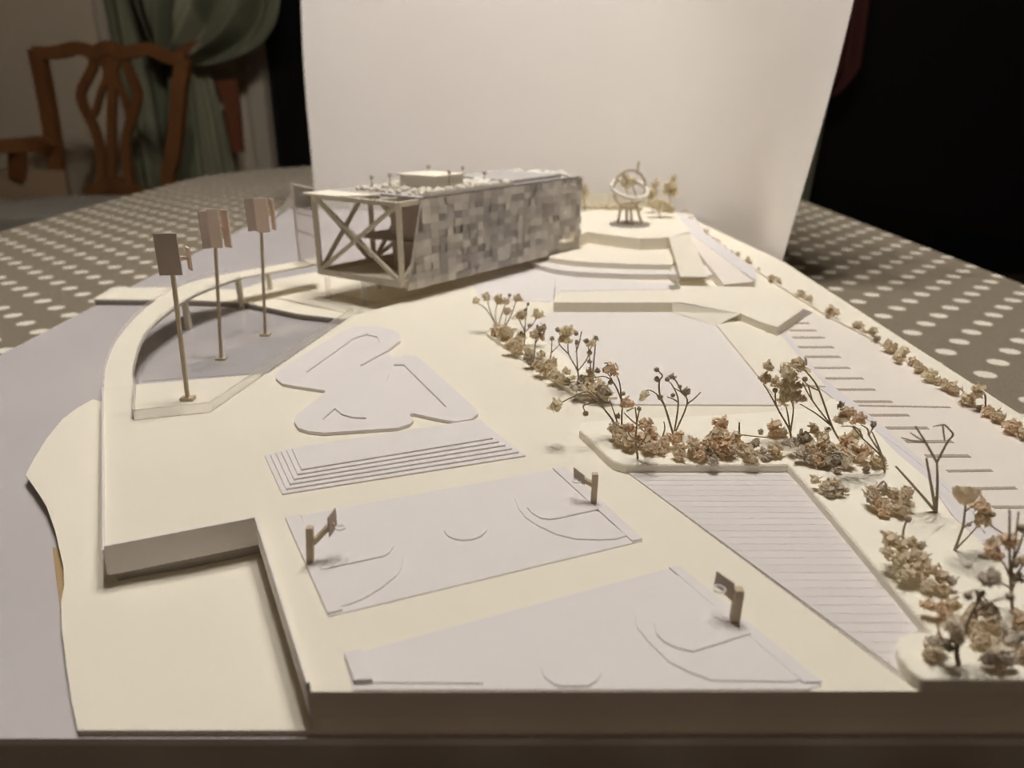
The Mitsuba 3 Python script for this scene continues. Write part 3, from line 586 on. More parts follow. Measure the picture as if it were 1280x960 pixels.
SPRIGS = [
    ('thin sprig with five pale heads at the far tip of the upper planting strip', [[(-0.0121, 0.6181, 0.793), (-0.0206, 0.6173, 0.8084), (-0.0297, 0.6169, 0.8161)], [(-0.0121, 0.6181, 0.793), (-0.0173, 0.6171, 0.8058), (-0.0211, 0.616, 0.8197)], [(-0.0121, 0.6181, 0.793), (-0.014, 0.6178, 0.8056), (-0.0112, 0.6176, 0.8166)], [(-0.0114, 0.618, 0.7944), (-0.008, 0.6171, 0.8071), (-0.0046, 0.6166, 0.8155), (-0.002, 0.6162, 0.821)]], [(-0.0297, 0.6159, 0.817, 0.00363, 'c'), (-0.021, 0.615, 0.8206, 0.00361, 'c'), (-0.0112, 0.6166, 0.8175, 0.00429, 'o'), (-0.0053, 0.6156, 0.8164, 0.0033, 'o'), (-0.002, 0.6152, 0.8219, 0.00144, 'b')]),
    ('short two-headed sprig just right of the tip of the upper planting strip', [[(-0.0073, 0.6158, 0.793), (-0.0013, 0.6149, 0.8036), (0.0039, 0.6136, 0.819)], [(-0.0073, 0.6158, 0.793), (-0.0053, 0.6156, 0.8007), (-0.0046, 0.6155, 0.8076)]], [(0.0046, 0.6126, 0.8199, 0.00393, 'o'), (-0.0046, 0.6145, 0.8085, 0.00363, 'o')]),
    ('forked sprig with two round heads and tiny buds in the upper planting strip', [[(0.0094, 0.5708, 0.793), (0.0099, 0.5717, 0.8038), (0.0062, 0.5724, 0.812), (0.0056, 0.5728, 0.8163)], [(0.0099, 0.5717, 0.8038), (0.0161, 0.5718, 0.8102), (0.0197, 0.5722, 0.8165)], [(0.0099, 0.5717, 0.8038), (0.0105, 0.5719, 0.8134), (0.0117, 0.5725, 0.8247)]], [(0.0062, 0.5718, 0.8173, 0.00462, 'o'), (0.0197, 0.5712, 0.8181, 0.00492, 'c'), (0.0136, 0.5708, 0.8092, 0.00155, 'b'), (0.0104, 0.5715, 0.8218, 0.00123, 'b'), (0.0123, 0.5715, 0.8262, 0.00123, 'b')]),
    ('compact sprig with a dark leaf-shaped head in the upper planting strip', [[(0.0167, 0.5439, 0.793), (0.0172, 0.5433, 0.8032), (0.0177, 0.5429, 0.8096)], [(0.0172, 0.5433, 0.8032), (0.0201, 0.544, 0.8092), (0.0213, 0.5441, 0.8142)]], [(0.0165, 0.5419, 0.8099, 0.00383, 'o'), (0.0212, 0.5431, 0.8151, 0.00412, 'd'), (0.0219, 0.543, 0.8089, 0.00266, 'r')]),
    ('single bud on a bare stalk leaning right in the upper planting strip', [[(0.0268, 0.5278, 0.793), (0.0284, 0.5274, 0.8017), (0.0287, 0.5269, 0.8122)], [(0.0284, 0.5274, 0.8017), (0.034, 0.5267, 0.808)]], [(0.0287, 0.5259, 0.8131, 0.00172, 'b')]),
    ('tall fan-shaped sprig with a big double head beside the pale plaza', [[(0.0448, 0.4841, 0.793), (0.0439, 0.4832, 0.8037), (0.0376, 0.4821, 0.8159), (0.0367, 0.4811, 0.8262)], [(0.0439, 0.4832, 0.8037), (0.043, 0.4827, 0.8146), (0.0421, 0.4821, 0.8237)], [(0.0439, 0.4832, 0.8037), (0.0498, 0.486, 0.8107), (0.0523, 0.4868, 0.8183), (0.0543, 0.4871, 0.8215)], [(0.0376, 0.4821, 0.8159), (0.0314, 0.4864, 0.8218), (0.0318, 0.4869, 0.8272)], [(0.0426, 0.4859, 0.8163), (0.0446, 0.4863, 0.8229), (0.046, 0.4869, 0.8305)]], [(0.0359, 0.4859, 0.8308, 0.00475, 'c'), (0.0339, 0.4859, 0.8253, 0.00371, 'c'), (0.0372, 0.4801, 0.826, 0.00262, 'c'), (0.0301, 0.4859, 0.8319, 0.00158, 'b'), (0.0423, 0.4859, 0.8291, 0.00143, 'b'), (0.0426, 0.4811, 0.8246, 0.00194, 'd')]),
    ('upright sprig strung with small dark buds at the near end of the upper planting strip', [[(0.0543, 0.4812, 0.793), (0.0543, 0.4823, 0.8091), (0.0554, 0.4836, 0.826)], [(0.0543, 0.4812, 0.793), (0.0519, 0.48, 0.8099), (0.0497, 0.4789, 0.8253)]], [(0.0485, 0.4779, 0.8267, 0.00198, 'd'), (0.0522, 0.4779, 0.8251, 0.00287, 'c'), (0.0552, 0.4826, 0.8269, 0.00174, 'd'), (0.0509, 0.4779, 0.8185, 0.00157, 'd'), (0.0512, 0.479, 0.812, 0.00174, 'd'), (0.0515, 0.479, 0.8052, 0.00265, 'o'), (0.057, 0.4813, 0.8049, 0.00213, 'd')]),
    ('large sprawling sprig arching left over the gap between both planting strips', [[(0.0626, 0.3991, 0.795), (0.0565, 0.3986, 0.8057), (0.0479, 0.398, 0.8167), (0.0423, 0.3977, 0.8226), (0.0348, 0.3978, 0.8201), (0.0278, 0.398, 0.8162)], [(0.0626, 0.3991, 0.795), (0.0584, 0.3995, 0.8072), (0.0548, 0.3999, 0.8169)], [(0.0626, 0.3991, 0.795), (0.0621, 0.3999, 0.8071), (0.0616, 0.4005, 0.8166), (0.0549, 0.4014, 0.8298), (0.0507, 0.4017, 0.8348)], [(0.0619, 0.401, 0.814), (0.0605, 0.4021, 0.8252), (0.0581, 0.4028, 0.8316)], [(0.0616, 0.4005, 0.8166), (0.0574, 0.4024, 0.8255), (0.0523, 0.4029, 0.8297), (0.0456, 0.4028, 0.8292)], [(0.0479, 0.398, 0.8167), (0.0425, 0.3969, 0.8157), (0.0398, 0.3971, 0.8142), (0.0414, 0.3975, 0.8101)], [(0.0551, 0.4002, 0.8312), (0.053, 0.4004, 0.8381), (0.0508, 0.4004, 0.8386)]], [(0.0246, 0.397, 0.8147, 0.00403, 'c'), (0.0548, 0.3994, 0.8357, 0.00398, 'r'), (0.0413, 0.3965, 0.81, 0.00144, 'd'), (0.0622, 0.3995, 0.8209, 0.00121, 'd'), (0.0648, 0.4, 0.8149, 0.00405, 'r'), (0.0596, 0.3985, 0.8077, 0.00167, 'd'), (0.055, 0.4014, 0.8269, 0.00134, 'd'), (0.0514, 0.4007, 0.8347, 0.00133, 'd')]),
    ('branched sprig with one big curled head rooted near the rounded bed corner', [[(0.0674, 0.3706, 0.795), (0.0659, 0.3712, 0.8065), (0.0659, 0.3716, 0.8156), (0.0646, 0.3721, 0.8241)], [(0.0659, 0.3716, 0.8156), (0.0666, 0.3707, 0.8229)], [(0.065, 0.3688, 0.816), (0.0614, 0.3685, 0.8193), (0.0583, 0.3682, 0.8226)], [(0.0668, 0.3705, 0.805), (0.0627, 0.3705, 0.8083), (0.0604, 0.3705, 0.8125)], [(0.0669, 0.3699, 0.8015), (0.0702, 0.3692, 0.8074), (0.0711, 0.3687, 0.8123)], [(0.0604, 0.374, 0.821), (0.0642, 0.3743, 0.8228)]], [(0.0703, 0.3677, 0.816, 0.00439, 'r'), (0.0663, 0.3697, 0.8243, 0.00117, 'b'), (0.0722, 0.3677, 0.8119, 0.0021, 'r')]),
    ('airy sprig with drooping buds standing before the pale plaza edge', [[(0.0923, 0.3991, 0.795), (0.0863, 0.4009, 0.8126), (0.0833, 0.4015, 0.8186), (0.0824, 0.4024, 0.827), (0.0841, 0.4028, 0.8302), (0.0812, 0.4031, 0.8334)], [(0.0863, 0.4009, 0.8126), (0.0815, 0.3994, 0.82), (0.0773, 0.3995, 0.8228), (0.075, 0.3995, 0.8228)], [(0.0923, 0.3991, 0.795), (0.0931, 0.398, 0.8162), (0.0892, 0.3975, 0.826), (0.0867, 0.3973, 0.8289)], [(0.0923, 0.3991, 0.795), (0.0989, 0.4013, 0.8139), (0.0959, 0.402, 0.8199), (0.0903, 0.4024, 0.8236)], [(0.0931, 0.398, 0.8162), (0.0906, 0.3995, 0.8175), (0.087, 0.3996, 0.8189)], [(0.0989, 0.4013, 0.8139), (0.1028, 0.4015, 0.8172), (0.1061, 0.4019, 0.8209)], [(0.0959, 0.402, 0.8199), (0.0923, 0.4022, 0.8266), (0.0903, 0.4025, 0.8293)], [(0.0859, 0.3991, 0.7945), (0.0869, 0.3991, 0.7995), (0.0861, 0.3991, 0.804)]], [(0.0805, 0.4021, 0.8342, 0.00133, 'd'), (0.0808, 0.4014, 0.8288, 0.00152, 'd'), (0.0832, 0.4005, 0.8181, 0.00166, 'd'), (0.0737, 0.3985, 0.8203, 0.00313, 'c'), (0.0855, 0.3963, 0.8307, 0.00132, 'd'), (0.0896, 0.4015, 0.8302, 0.00192, 'd'), (0.094, 0.4012, 0.8245, 0.00112, 'd'), (0.0978, 0.401, 0.8217, 0.00269, 'd'), (0.0898, 0.3985, 0.8203, 0.00112, 'd')]),
    ('dense tall sprig with a dozen clustered pale heads at the planted corner', [[(0.1583, 0.3959, 0.795), (0.156, 0.3957, 0.8015), (0.1475, 0.3954, 0.8148), (0.1454, 0.3952, 0.8245)], [(0.1475, 0.3954, 0.8148), (0.143, 0.3966, 0.822), (0.1389, 0.3968, 0.8277)], [(0.1573, 0.3958, 0.799), (0.1546, 0.3956, 0.8089), (0.1523, 0.3955, 0.8163)], [(0.1573, 0.3958, 0.799), (0.1569, 0.3946, 0.8094), (0.156, 0.3938, 0.8179)]], [(0.1403, 0.3958, 0.8388, 0.00328, 'o'), (0.1394, 0.3958, 0.8318, 0.00352, 'o'), (0.1449, 0.3942, 0.8296, 0.00351, 'o'), (0.1488, 0.3942, 0.8371, 0.00393, 'c'), (0.1523, 0.3942, 0.8334, 0.00438, 'c'), (0.1567, 0.3942, 0.8399, 0.00479, 'o'), (0.1516, 0.3942, 0.8254, 0.00485, 'c'), (0.1502, 0.3945, 0.8196, 0.00399, 'c'), (0.1565, 0.3928, 0.8212, 0.00397, 'o'), (0.1599, 0.3928, 0.832, 0.00144, 'd'), (0.1569, 0.3928, 0.8283, 0.00263, 'o'), (0.1601, 0.3928, 0.8207, 0.00265, 'o'), (0.145, 0.3942, 0.8249, 0.00132, 'd')]),
    ('bare-branched sprig leaning left onto the clustered pale heads', [[(0.184, 0.3875, 0.795), (0.1762, 0.3869, 0.8065), (0.1656, 0.3857, 0.8282), (0.1601, 0.3853, 0.8358), (0.156, 0.3851, 0.84)], [(0.1762, 0.3869, 0.8065), (0.1642, 0.3898, 0.821), (0.158, 0.3907, 0.8309)], [(0.1762, 0.3869, 0.8065), (0.1656, 0.3851, 0.8149), (0.1558, 0.3844, 0.8209)], [(0.1656, 0.3857, 0.8282), (0.16, 0.3831, 0.8311), (0.156, 0.3828, 0.834)], [(0.1642, 0.3898, 0.821), (0.1617, 0.3886, 0.8271), (0.1604, 0.3887, 0.8299)]], [(0.1554, 0.3818, 0.8362, 0.00106, 'd')]),
    ('leaning sprig with three large rusty heads beside the pavement strip', [[(0.1928, 0.3549, 0.795), (0.1898, 0.3544, 0.804), (0.1842, 0.3539, 0.8115), (0.1804, 0.3536, 0.8165)], [(0.1898, 0.3544, 0.804), (0.1829, 0.3551, 0.81), (0.1773, 0.3551, 0.8149), (0.1724, 0.3552, 0.8203), (0.1666, 0.3552, 0.8207)], [(0.1804, 0.3536, 0.8165), (0.1796, 0.3547, 0.8196), (0.176, 0.3547, 0.8218)], [(0.1777, 0.354, 0.8145), (0.1752, 0.3538, 0.8191), (0.1715, 0.3537, 0.8218)], [(0.1804, 0.3536, 0.8165), (0.1846, 0.3587, 0.8191)], [(0.1898, 0.3544, 0.804), (0.185, 0.3534, 0.8126), (0.1814, 0.3529, 0.8186)]], [(0.164, 0.3542, 0.8325, 0.00188, 'd'), (0.1679, 0.3527, 0.8297, 0.00359, 'r'), (0.1651, 0.3542, 0.8255, 0.00382, 'o'), (0.1745, 0.3537, 0.8258, 0.00381, 'r'), (0.184, 0.3577, 0.8205, 0.00175, 'd')]),
    ('leafless twig tree with forked bare branches beside the pavement strip', [[(0.1986, 0.3147, 0.795), (0.1961, 0.3143, 0.81), (0.1934, 0.3139, 0.8213)], [(0.1934, 0.3139, 0.8213), (0.1847, 0.3112, 0.8326), (0.1822, 0.3109, 0.8359), (0.1782, 0.3104, 0.8408)], [(0.1847, 0.3112, 0.8326), (0.1837, 0.3163, 0.8326), (0.18, 0.3164, 0.8349)], [(0.1847, 0.3112, 0.8326), (0.1793, 0.312, 0.833), (0.174, 0.3119, 0.8346)], [(0.1934, 0.3139, 0.8213), (0.1955, 0.313, 0.8318), (0.1972, 0.3128, 0.8354), (0.1955, 0.3127, 0.8378), (0.1917, 0.3126, 0.8406), (0.1942, 0.313, 0.8326)], [(0.1917, 0.3126, 0.8406), (0.1909, 0.3182, 0.8373)], [(0.1986, 0.3147, 0.795), (0.1877, 0.3131, 0.8237)], [(0.1986, 0.3147, 0.795), (0.187, 0.3149, 0.8072), (0.1758, 0.3151, 0.8186)], [(0.1986, 0.3147, 0.795), (0.1915, 0.3147, 0.7946)]], []),
    ('small sprig with an open cup-shaped flower and two crinkled heads', [[(0.19, 0.2826, 0.795), (0.1901, 0.2811, 0.807), (0.1889, 0.2801, 0.8145), (0.1879, 0.2795, 0.8195)], [(0.19, 0.2826, 0.795), (0.1932, 0.2817, 0.8015), (0.1959, 0.2809, 0.8075)], [(0.1901, 0.2811, 0.807), (0.1939, 0.2813, 0.81)], [(0.1918, 0.2843, 0.8136), (0.1939, 0.2845, 0.8151)], [(0.2002, 0.2831, 0.8093), (0.2054, 0.283, 0.8055), (0.2097, 0.2829, 0.8028)]], [(0.1864, 0.2785, 0.8238, 0.00411, 'u'), (0.1971, 0.2835, 0.8164, 0.00404, 'r'), (0.1984, 0.2821, 0.8103, 0.00371, 'o'), (0.2018, 0.2821, 0.813, 0.00124, 'd'), (0.1919, 0.2803, 0.8091, 0.00084, 'd')]),
    ('big branching sprig cut by the right picture edge with two honey-brown heads', [[(0.1909, 0.2433, 0.795), (0.1864, 0.2421, 0.8086), (0.1823, 0.2409, 0.8216), (0.1768, 0.239, 0.8404)], [(0.1864, 0.2421, 0.8086), (0.1847, 0.2418, 0.821), (0.1814, 0.2406, 0.8385)], [(0.1858, 0.2417, 0.8099), (0.1815, 0.241, 0.8164), (0.1778, 0.2407, 0.819)], [(0.1858, 0.2417, 0.8099), (0.1847, 0.243, 0.8167), (0.1831, 0.2429, 0.8223)], [(0.1879, 0.2421, 0.8032), (0.1875, 0.2404, 0.8143), (0.1891, 0.2391, 0.8228)], [(0.1871, 0.2447, 0.8121), (0.1888, 0.2454, 0.8221), (0.1896, 0.2462, 0.8319)], [(0.1892, 0.2447, 0.8032), (0.1849, 0.245, 0.8054), (0.1817, 0.2452, 0.8067)]], [(0.1758, 0.2397, 0.8227, 0.00379, 'r'), (0.1817, 0.2419, 0.8257, 0.00322, 'r'), (0.1759, 0.2419, 0.8254, 0.00205, 'o'), (0.1877, 0.2407, 0.8106, 0.00238, 'd'), (0.1873, 0.2452, 0.8291, 0.00147, 'd'), (0.1874, 0.2437, 0.8146, 0.00149, 'd'), (0.1869, 0.2394, 0.8192, 0.00234, 'o')]),
    ('gnarled grey sprig standing on the rounded front tip of the bed', [[(0.1534, 0.2119, 0.795), (0.1523, 0.2132, 0.8008), (0.1539, 0.2144, 0.8065), (0.156, 0.2158, 0.8133), (0.1596, 0.2176, 0.8217)], [(0.1523, 0.2132, 0.8008), (0.1502, 0.2129, 0.805), (0.1491, 0.2133, 0.8087)], [(0.1523, 0.2132, 0.8008), (0.1494, 0.2136, 0.8028), (0.1464, 0.2142, 0.8056), (0.1446, 0.2153, 0.8104)], [(0.156, 0.2158, 0.8133), (0.1505, 0.2068, 0.8253), (0.1479, 0.2059, 0.8302), (0.1453, 0.2064, 0.8278)], [(0.156, 0.2158, 0.8133), (0.1573, 0.2097, 0.8231), (0.1625, 0.2095, 0.8251)]], [(0.1593, 0.2166, 0.8275, 0.00348, 'g'), (0.1485, 0.2123, 0.8118, 0.00323, 'w'), (0.1503, 0.2119, 0.8075, 0.0027, 'w'), (0.1485, 0.2126, 0.8033, 0.00245, 'd'), (0.1578, 0.2166, 0.8212, 0.00162, 'd'), (0.1618, 0.2085, 0.8259, 0.0013, 'd'), (0.1459, 0.2054, 0.8285, 0.00128, 'd')]),
    ('single bud on a thin curved stalk rising from the leafy clump', [[(0.1674, 0.2814, 0.795), (0.1665, 0.2829, 0.8039), (0.1674, 0.2838, 0.8089)]], [(0.1673, 0.2828, 0.8103, 0.00145, 'd')]),
    ('lone upright twig stuck in the bed left of the planted corner', [[(0.1274, 0.3906, 0.795), (0.1264, 0.3915, 0.8068)], [(0.1263, 0.3905, 0.8), (0.1341, 0.3905, 0.799), (0.1431, 0.3905, 0.798)]], []),
]
SHRUBS = [
    ('smallest pale tuft at the far tip of the upper planting strip', [(-0.013, 0.5971, 0.7973, 0.00486, 'o')]),
    ('round pale shrub right beside the far tip tuft of the upper strip', [(-0.0051, 0.5865, 0.7992, 0.00701, 'o')]),
    ('three-headed low shrub a third of the way down the upper strip', [(-0.0018, 0.5566, 0.7983, 0.00487, 'o'), (0.0036, 0.552, 0.7979, 0.00544, 'o'), (0.0049, 0.5649, 0.7994, 0.00431, 'o')]),
    ('pair of small heads under the forked sprig of the upper strip', [(0.0126, 0.5485, 0.7965, 0.00391, 'o'), (0.0075, 0.5723, 0.801, 0.00374, 'o')]),
    ('dark little shrub by the strip edge at the middle of the upper strip', [(0.0128, 0.5264, 0.7972, 0.00464, 'd'), (0.0212, 0.5355, 0.7984, 0.00382, 'o')]),
    ('olive mound of dried heads past the middle of the upper strip', [(0.0202, 0.5083, 0.7981, 0.00562, 'o'), (0.0253, 0.5081, 0.7976, 0.00506, 'o'), (0.0291, 0.5181, 0.7983, 0.00343, 'o')]),
    ('single round olive head next to the olive mound of the upper strip', [(0.029, 0.4938, 0.7975, 0.00493, 'o')]),
    ('crumbly cluster of tiny heads in the near half of the upper strip', [(0.0336, 0.4871, 0.7965, 0.00352, 'c'), (0.0374, 0.4972, 0.7986, 0.0033, 'c'), (0.0379, 0.4859, 0.7952, 0.00243, 'd'), (0.0415, 0.4911, 0.7962, 0.00218, 'c')]),
    ('largest mound of crinkled heads at the near end of the upper strip', [(0.0426, 0.466, 0.7994, 0.0052, 'g'), (0.0483, 0.4651, 0.7992, 0.00519, 'o'), (0.0518, 0.4757, 0.8008, 0.00423, 'o'), (0.0561, 0.4651, 0.7992, 0.00519, 'o'), (0.0586, 0.4591, 0.7977, 0.00514, 'd'), (0.0527, 0.4614, 0.7974, 0.00413, 'o'), (0.0466, 0.4764, 0.8, 0.00318, 'd')]),
    ('tan leafy mound left of the branched sprig near the rounded bed corner', [(0.0596, 0.3856, 0.8008, 0.00441, 'o'), (0.0633, 0.38, 0.7995, 0.0048, 'o'), (0.0665, 0.394, 0.8023, 0.00359, 'r'), (0.0573, 0.3928, 0.8024, 0.00403, 'o'), (0.0675, 0.3848, 0.7997, 0.00353, 'r'), (0.062, 0.3939, 0.8018, 0.00314, 'o')]),
    ('dark tan mound right of the branched sprig near the rounded bed corner', [(0.0717, 0.3838, 0.8006, 0.00396, 'r'), (0.075, 0.3772, 0.7999, 0.0052, 'o'), (0.0772, 0.3857, 0.8012, 0.00397, 'r')]),
    ('pair of folded tan heads at the foot of the airy sprig', [(0.0825, 0.3799, 0.7996, 0.00349, 'o'), (0.0894, 0.3825, 0.8008, 0.00395, 'r'), (0.0809, 0.3755, 0.7979, 0.00303, 'o'), (0.092, 0.3868, 0.8012, 0.0031, 'r'), (0.0854, 0.3842, 0.8004, 0.00308, 'r')]),
    ('low crinkled head right of the foot of the airy sprig', [(0.0886, 0.369, 0.7986, 0.00384, 'o'), (0.0915, 0.3748, 0.7992, 0.00259, 'o')]),
    ('rosette pair left of the tallest flower heap on the bed', [(0.0977, 0.372, 0.8005, 0.00428, 'o'), (0.1006, 0.3673, 0.799, 0.00424, 'r'), (0.0981, 0.3779, 0.801, 0.00304, 'o')]),
    ('tallest flower heap in the middle of the bed before the pale plaza', [(0.1166, 0.3928, 0.8053, 0.00447, 'r'), (0.112, 0.3823, 0.8028, 0.00481, 'o'), (0.117, 0.3809, 0.802, 0.00436, 'r'), (0.1216, 0.3821, 0.8019, 0.00394, 'o'), (0.1095, 0.3729, 0.8001, 0.00472, 'r'), (0.1139, 0.3717, 0.7997, 0.00471, 'r'), (0.1064, 0.3783, 0.8008, 0.00391, 'o'), (0.1181, 0.3726, 0.7988, 0.00344, 'g'), (0.1233, 0.3763, 0.7999, 0.00346, 'r'), (0.1061, 0.3709, 0.7986, 0.00385, 'd'), (0.115, 0.3911, 0.8036, 0.00312, 'o')]),
    ('tiny grey head fallen in front of the tallest flower heap', [(0.106, 0.3631, 0.7978, 0.00295, 'g')]),
    ('loose low shrub with a round top right of the tallest flower heap', [(0.1259, 0.3687, 0.7997, 0.00383, 'o'), (0.131, 0.3765, 0.8012, 0.00303, 'd'), (0.1268, 0.3651, 0.7982, 0.00338, 'o'), (0.1247, 0.3722, 0.7999, 0.003, 'o')]),
    ('tiny grey crumb shrub between two tan shrubs on the bed', [(0.1346, 0.3718, 0.7987, 0.00257, 'g'), (0.134, 0.3675, 0.797, 0.00213, 'g'), (0.1368, 0.3687, 0.7974, 0.00213, 'g')]),
    ('lone egg-shaped tan head left of the planted corner', [(0.1411, 0.372, 0.7991, 0.00429, 'o')]),
    ('tiny round head behind the lone upright twig', [(0.1429, 0.4024, 0.7965, 0.00161, 'd')]),
    ('small rosy shrub left of the dense tall sprig', [(0.1488, 0.3991, 0.7995, 0.00455, 'r'), (0.1546, 0.3981, 0.798, 0.00318, 'o')]),
    ('widest spread of crinkled heads filling the planted corner', [(0.1575, 0.3767, 0.8044, 0.00475, 'd'), (0.1662, 0.3856, 0.8056, 0.00352, 'o'), (0.1681, 0.3784, 0.8041, 0.0039, 'o'), (0.1664, 0.3711, 0.8028, 0.00469, 'o'), (0.1592, 0.3686, 0.8017, 0.00425, 'o'), (0.1525, 0.3661, 0.8005, 0.0038, 'g'), (0.1599, 0.3615, 0.7995, 0.00419, 'r'), (0.1698, 0.3686, 0.8017, 0.00425, 'o'), (0.1693, 0.361, 0.7998, 0.0046, 'g'), (0.1747, 0.361, 0.7998, 0.0046, 'o'), (0.1807, 0.3692, 0.8019, 0.00425, 'o'), (0.1784, 0.3746, 0.803, 0.00387, 'r'), (0.1635, 0.3597, 0.7986, 0.00375, 'd'), (0.1854, 0.3785, 0.8045, 0.00433, 'c'), (0.1745, 0.3873, 0.8044, 0.00177, 'd'), (0.1503, 0.374, 0.8029, 0.00386, 'g'), (0.1563, 0.3631, 0.7992, 0.00336, 'g'), (0.1741, 0.3684, 0.8008, 0.0034, 'r')]),
    ('tiny dark head below the widest spread of heads', [(0.1673, 0.3538, 0.797, 0.00206, 'g')]),
    ('two smooth round heads at the foot of the leaning rusty sprig', [(0.1858, 0.3661, 0.801, 0.00465, 'r'), (0.191, 0.3608, 0.799, 0.00418, 'o')]),
    ('tiny dark bud lying before the two smooth round heads', [(0.1829, 0.3547, 0.797, 0.00206, 'd')]),
    ('small curly grey-tan cluster beside the plank deck edge', [(0.1499, 0.3369, 0.8, 0.00237, 'o'), (0.1551, 0.335, 0.7997, 0.00275, 'o'), (0.1577, 0.3334, 0.7992, 0.00274, 'o'), (0.1539, 0.329, 0.7977, 0.00271, 'g'), (0.1592, 0.33, 0.798, 0.00272, 'g'), (0.1523, 0.3324, 0.7984, 0.00234, 'o'), (0.1631, 0.3314, 0.7972, 0.00137, 'g'), (0.1574, 0.3288, 0.7969, 0.00194, 'o')]),
    ('rounded mound of mixed tan heads left of the leafless twig tree', [(0.1697, 0.3199, 0.8019, 0.00377, 'o'), (0.176, 0.3232, 0.8026, 0.00342, 'g'), (0.1801, 0.3194, 0.8017, 0.00377, 'o'), (0.1836, 0.3171, 0.8013, 0.00412, 'o'), (0.1713, 0.3142, 0.7999, 0.00372, 'r'), (0.1755, 0.3133, 0.7992, 0.00335, 'w'), (0.1795, 0.3116, 0.7993, 0.00407, 'o'), (0.1874, 0.3221, 0.8019, 0.00303, 'o'), (0.1684, 0.3168, 0.7997, 0.00262, 'g'), (0.1718, 0.3106, 0.7982, 0.00333, 'r')]),
    ('long leafy clump of folded heads along the plank deck edge', [(0.1566, 0.2721, 0.8068, 0.00362, 'o'), (0.1526, 0.2668, 0.8042, 0.00292, 'o'), (0.1584, 0.2691, 0.8054, 0.00326, 'c'), (0.1644, 0.2716, 0.806, 0.00296, 'o'), (0.1674, 0.2708, 0.805, 0.0023, 'g'), (0.1554, 0.2625, 0.8029, 0.00321, 'c'), (0.1612, 0.2644, 0.8039, 0.00355, 'o'), (0.1557, 0.2577, 0.8009, 0.00317, 'c'), (0.1609, 0.2594, 0.8016, 0.00319, 'o'), (0.1664, 0.2591, 0.8018, 0.0035, 'o'), (0.1631, 0.2534, 0.7991, 0.00314, 'w'), (0.1688, 0.2557, 0.8001, 0.00316, 'o'), (0.1727, 0.255, 0.7991, 0.00252, 'g'), (0.1662, 0.2642, 0.8032, 0.0029, 'o'), (0.1686, 0.2515, 0.7979, 0.00281, 'o')]),
    ('row of amber crumpled heads behind the rounded front tip', [(0.1552, 0.2383, 0.8003, 0.00299, 'r'), (0.1598, 0.2366, 0.7998, 0.00327, 'r'), (0.1645, 0.2383, 0.8003, 0.00299, 'o'), (0.1604, 0.2336, 0.7977, 0.00265, 'r')]),
    ('dark olive heap behind the gnarled grey sprig', [(0.1678, 0.2319, 0.8016, 0.0035, 'o'), (0.1724, 0.2353, 0.8025, 0.00295, 'd'), (0.1745, 0.2319, 0.8016, 0.0035, 'd'), (0.1734, 0.2277, 0.7996, 0.00346, 'o'), (0.1656, 0.2292, 0.7994, 0.00261, 'o'), (0.1671, 0.2257, 0.798, 0.00287, 'o')]),
    ('pale crinkled pair in front of the dark olive heap', [(0.167, 0.2218, 0.7987, 0.00311, 'o'), (0.1702, 0.221, 0.7977, 0.00254, 'w'), (0.1646, 0.2209, 0.7974, 0.00226, 'o')]),
    ('crumpled grey-white cluster left of the gnarled sprig on the rounded tip', [(0.1472, 0.2178, 0.7997, 0.00307, 'g'), (0.145, 0.215, 0.7982, 0.00304, 'o'), (0.1499, 0.2192, 0.7998, 0.00252, 'w')]),
    ('pale crumpled cluster right of the gnarled sprig near the front edge', [(0.1656, 0.2122, 0.8002, 0.00328, 'w'), (0.1623, 0.2107, 0.7988, 0.00272, 'g'), (0.168, 0.2105, 0.7993, 0.00326, 'g'), (0.1651, 0.209, 0.7976, 0.00244, 'o')]),
    ('grey rosette at the right picture edge near the front of the bed', [(0.1747, 0.2184, 0.8005, 0.00335, 'g'), (0.179, 0.2202, 0.8011, 0.00309, 'g'), (0.1758, 0.2145, 0.7976, 0.00249, 'o')]),
    ('amber curled head at the right picture edge behind the grey rosette', [(0.1855, 0.2309, 0.7995, 0.0035, 'r'), (0.1871, 0.2292, 0.7977, 0.00262, 'r')]),
]
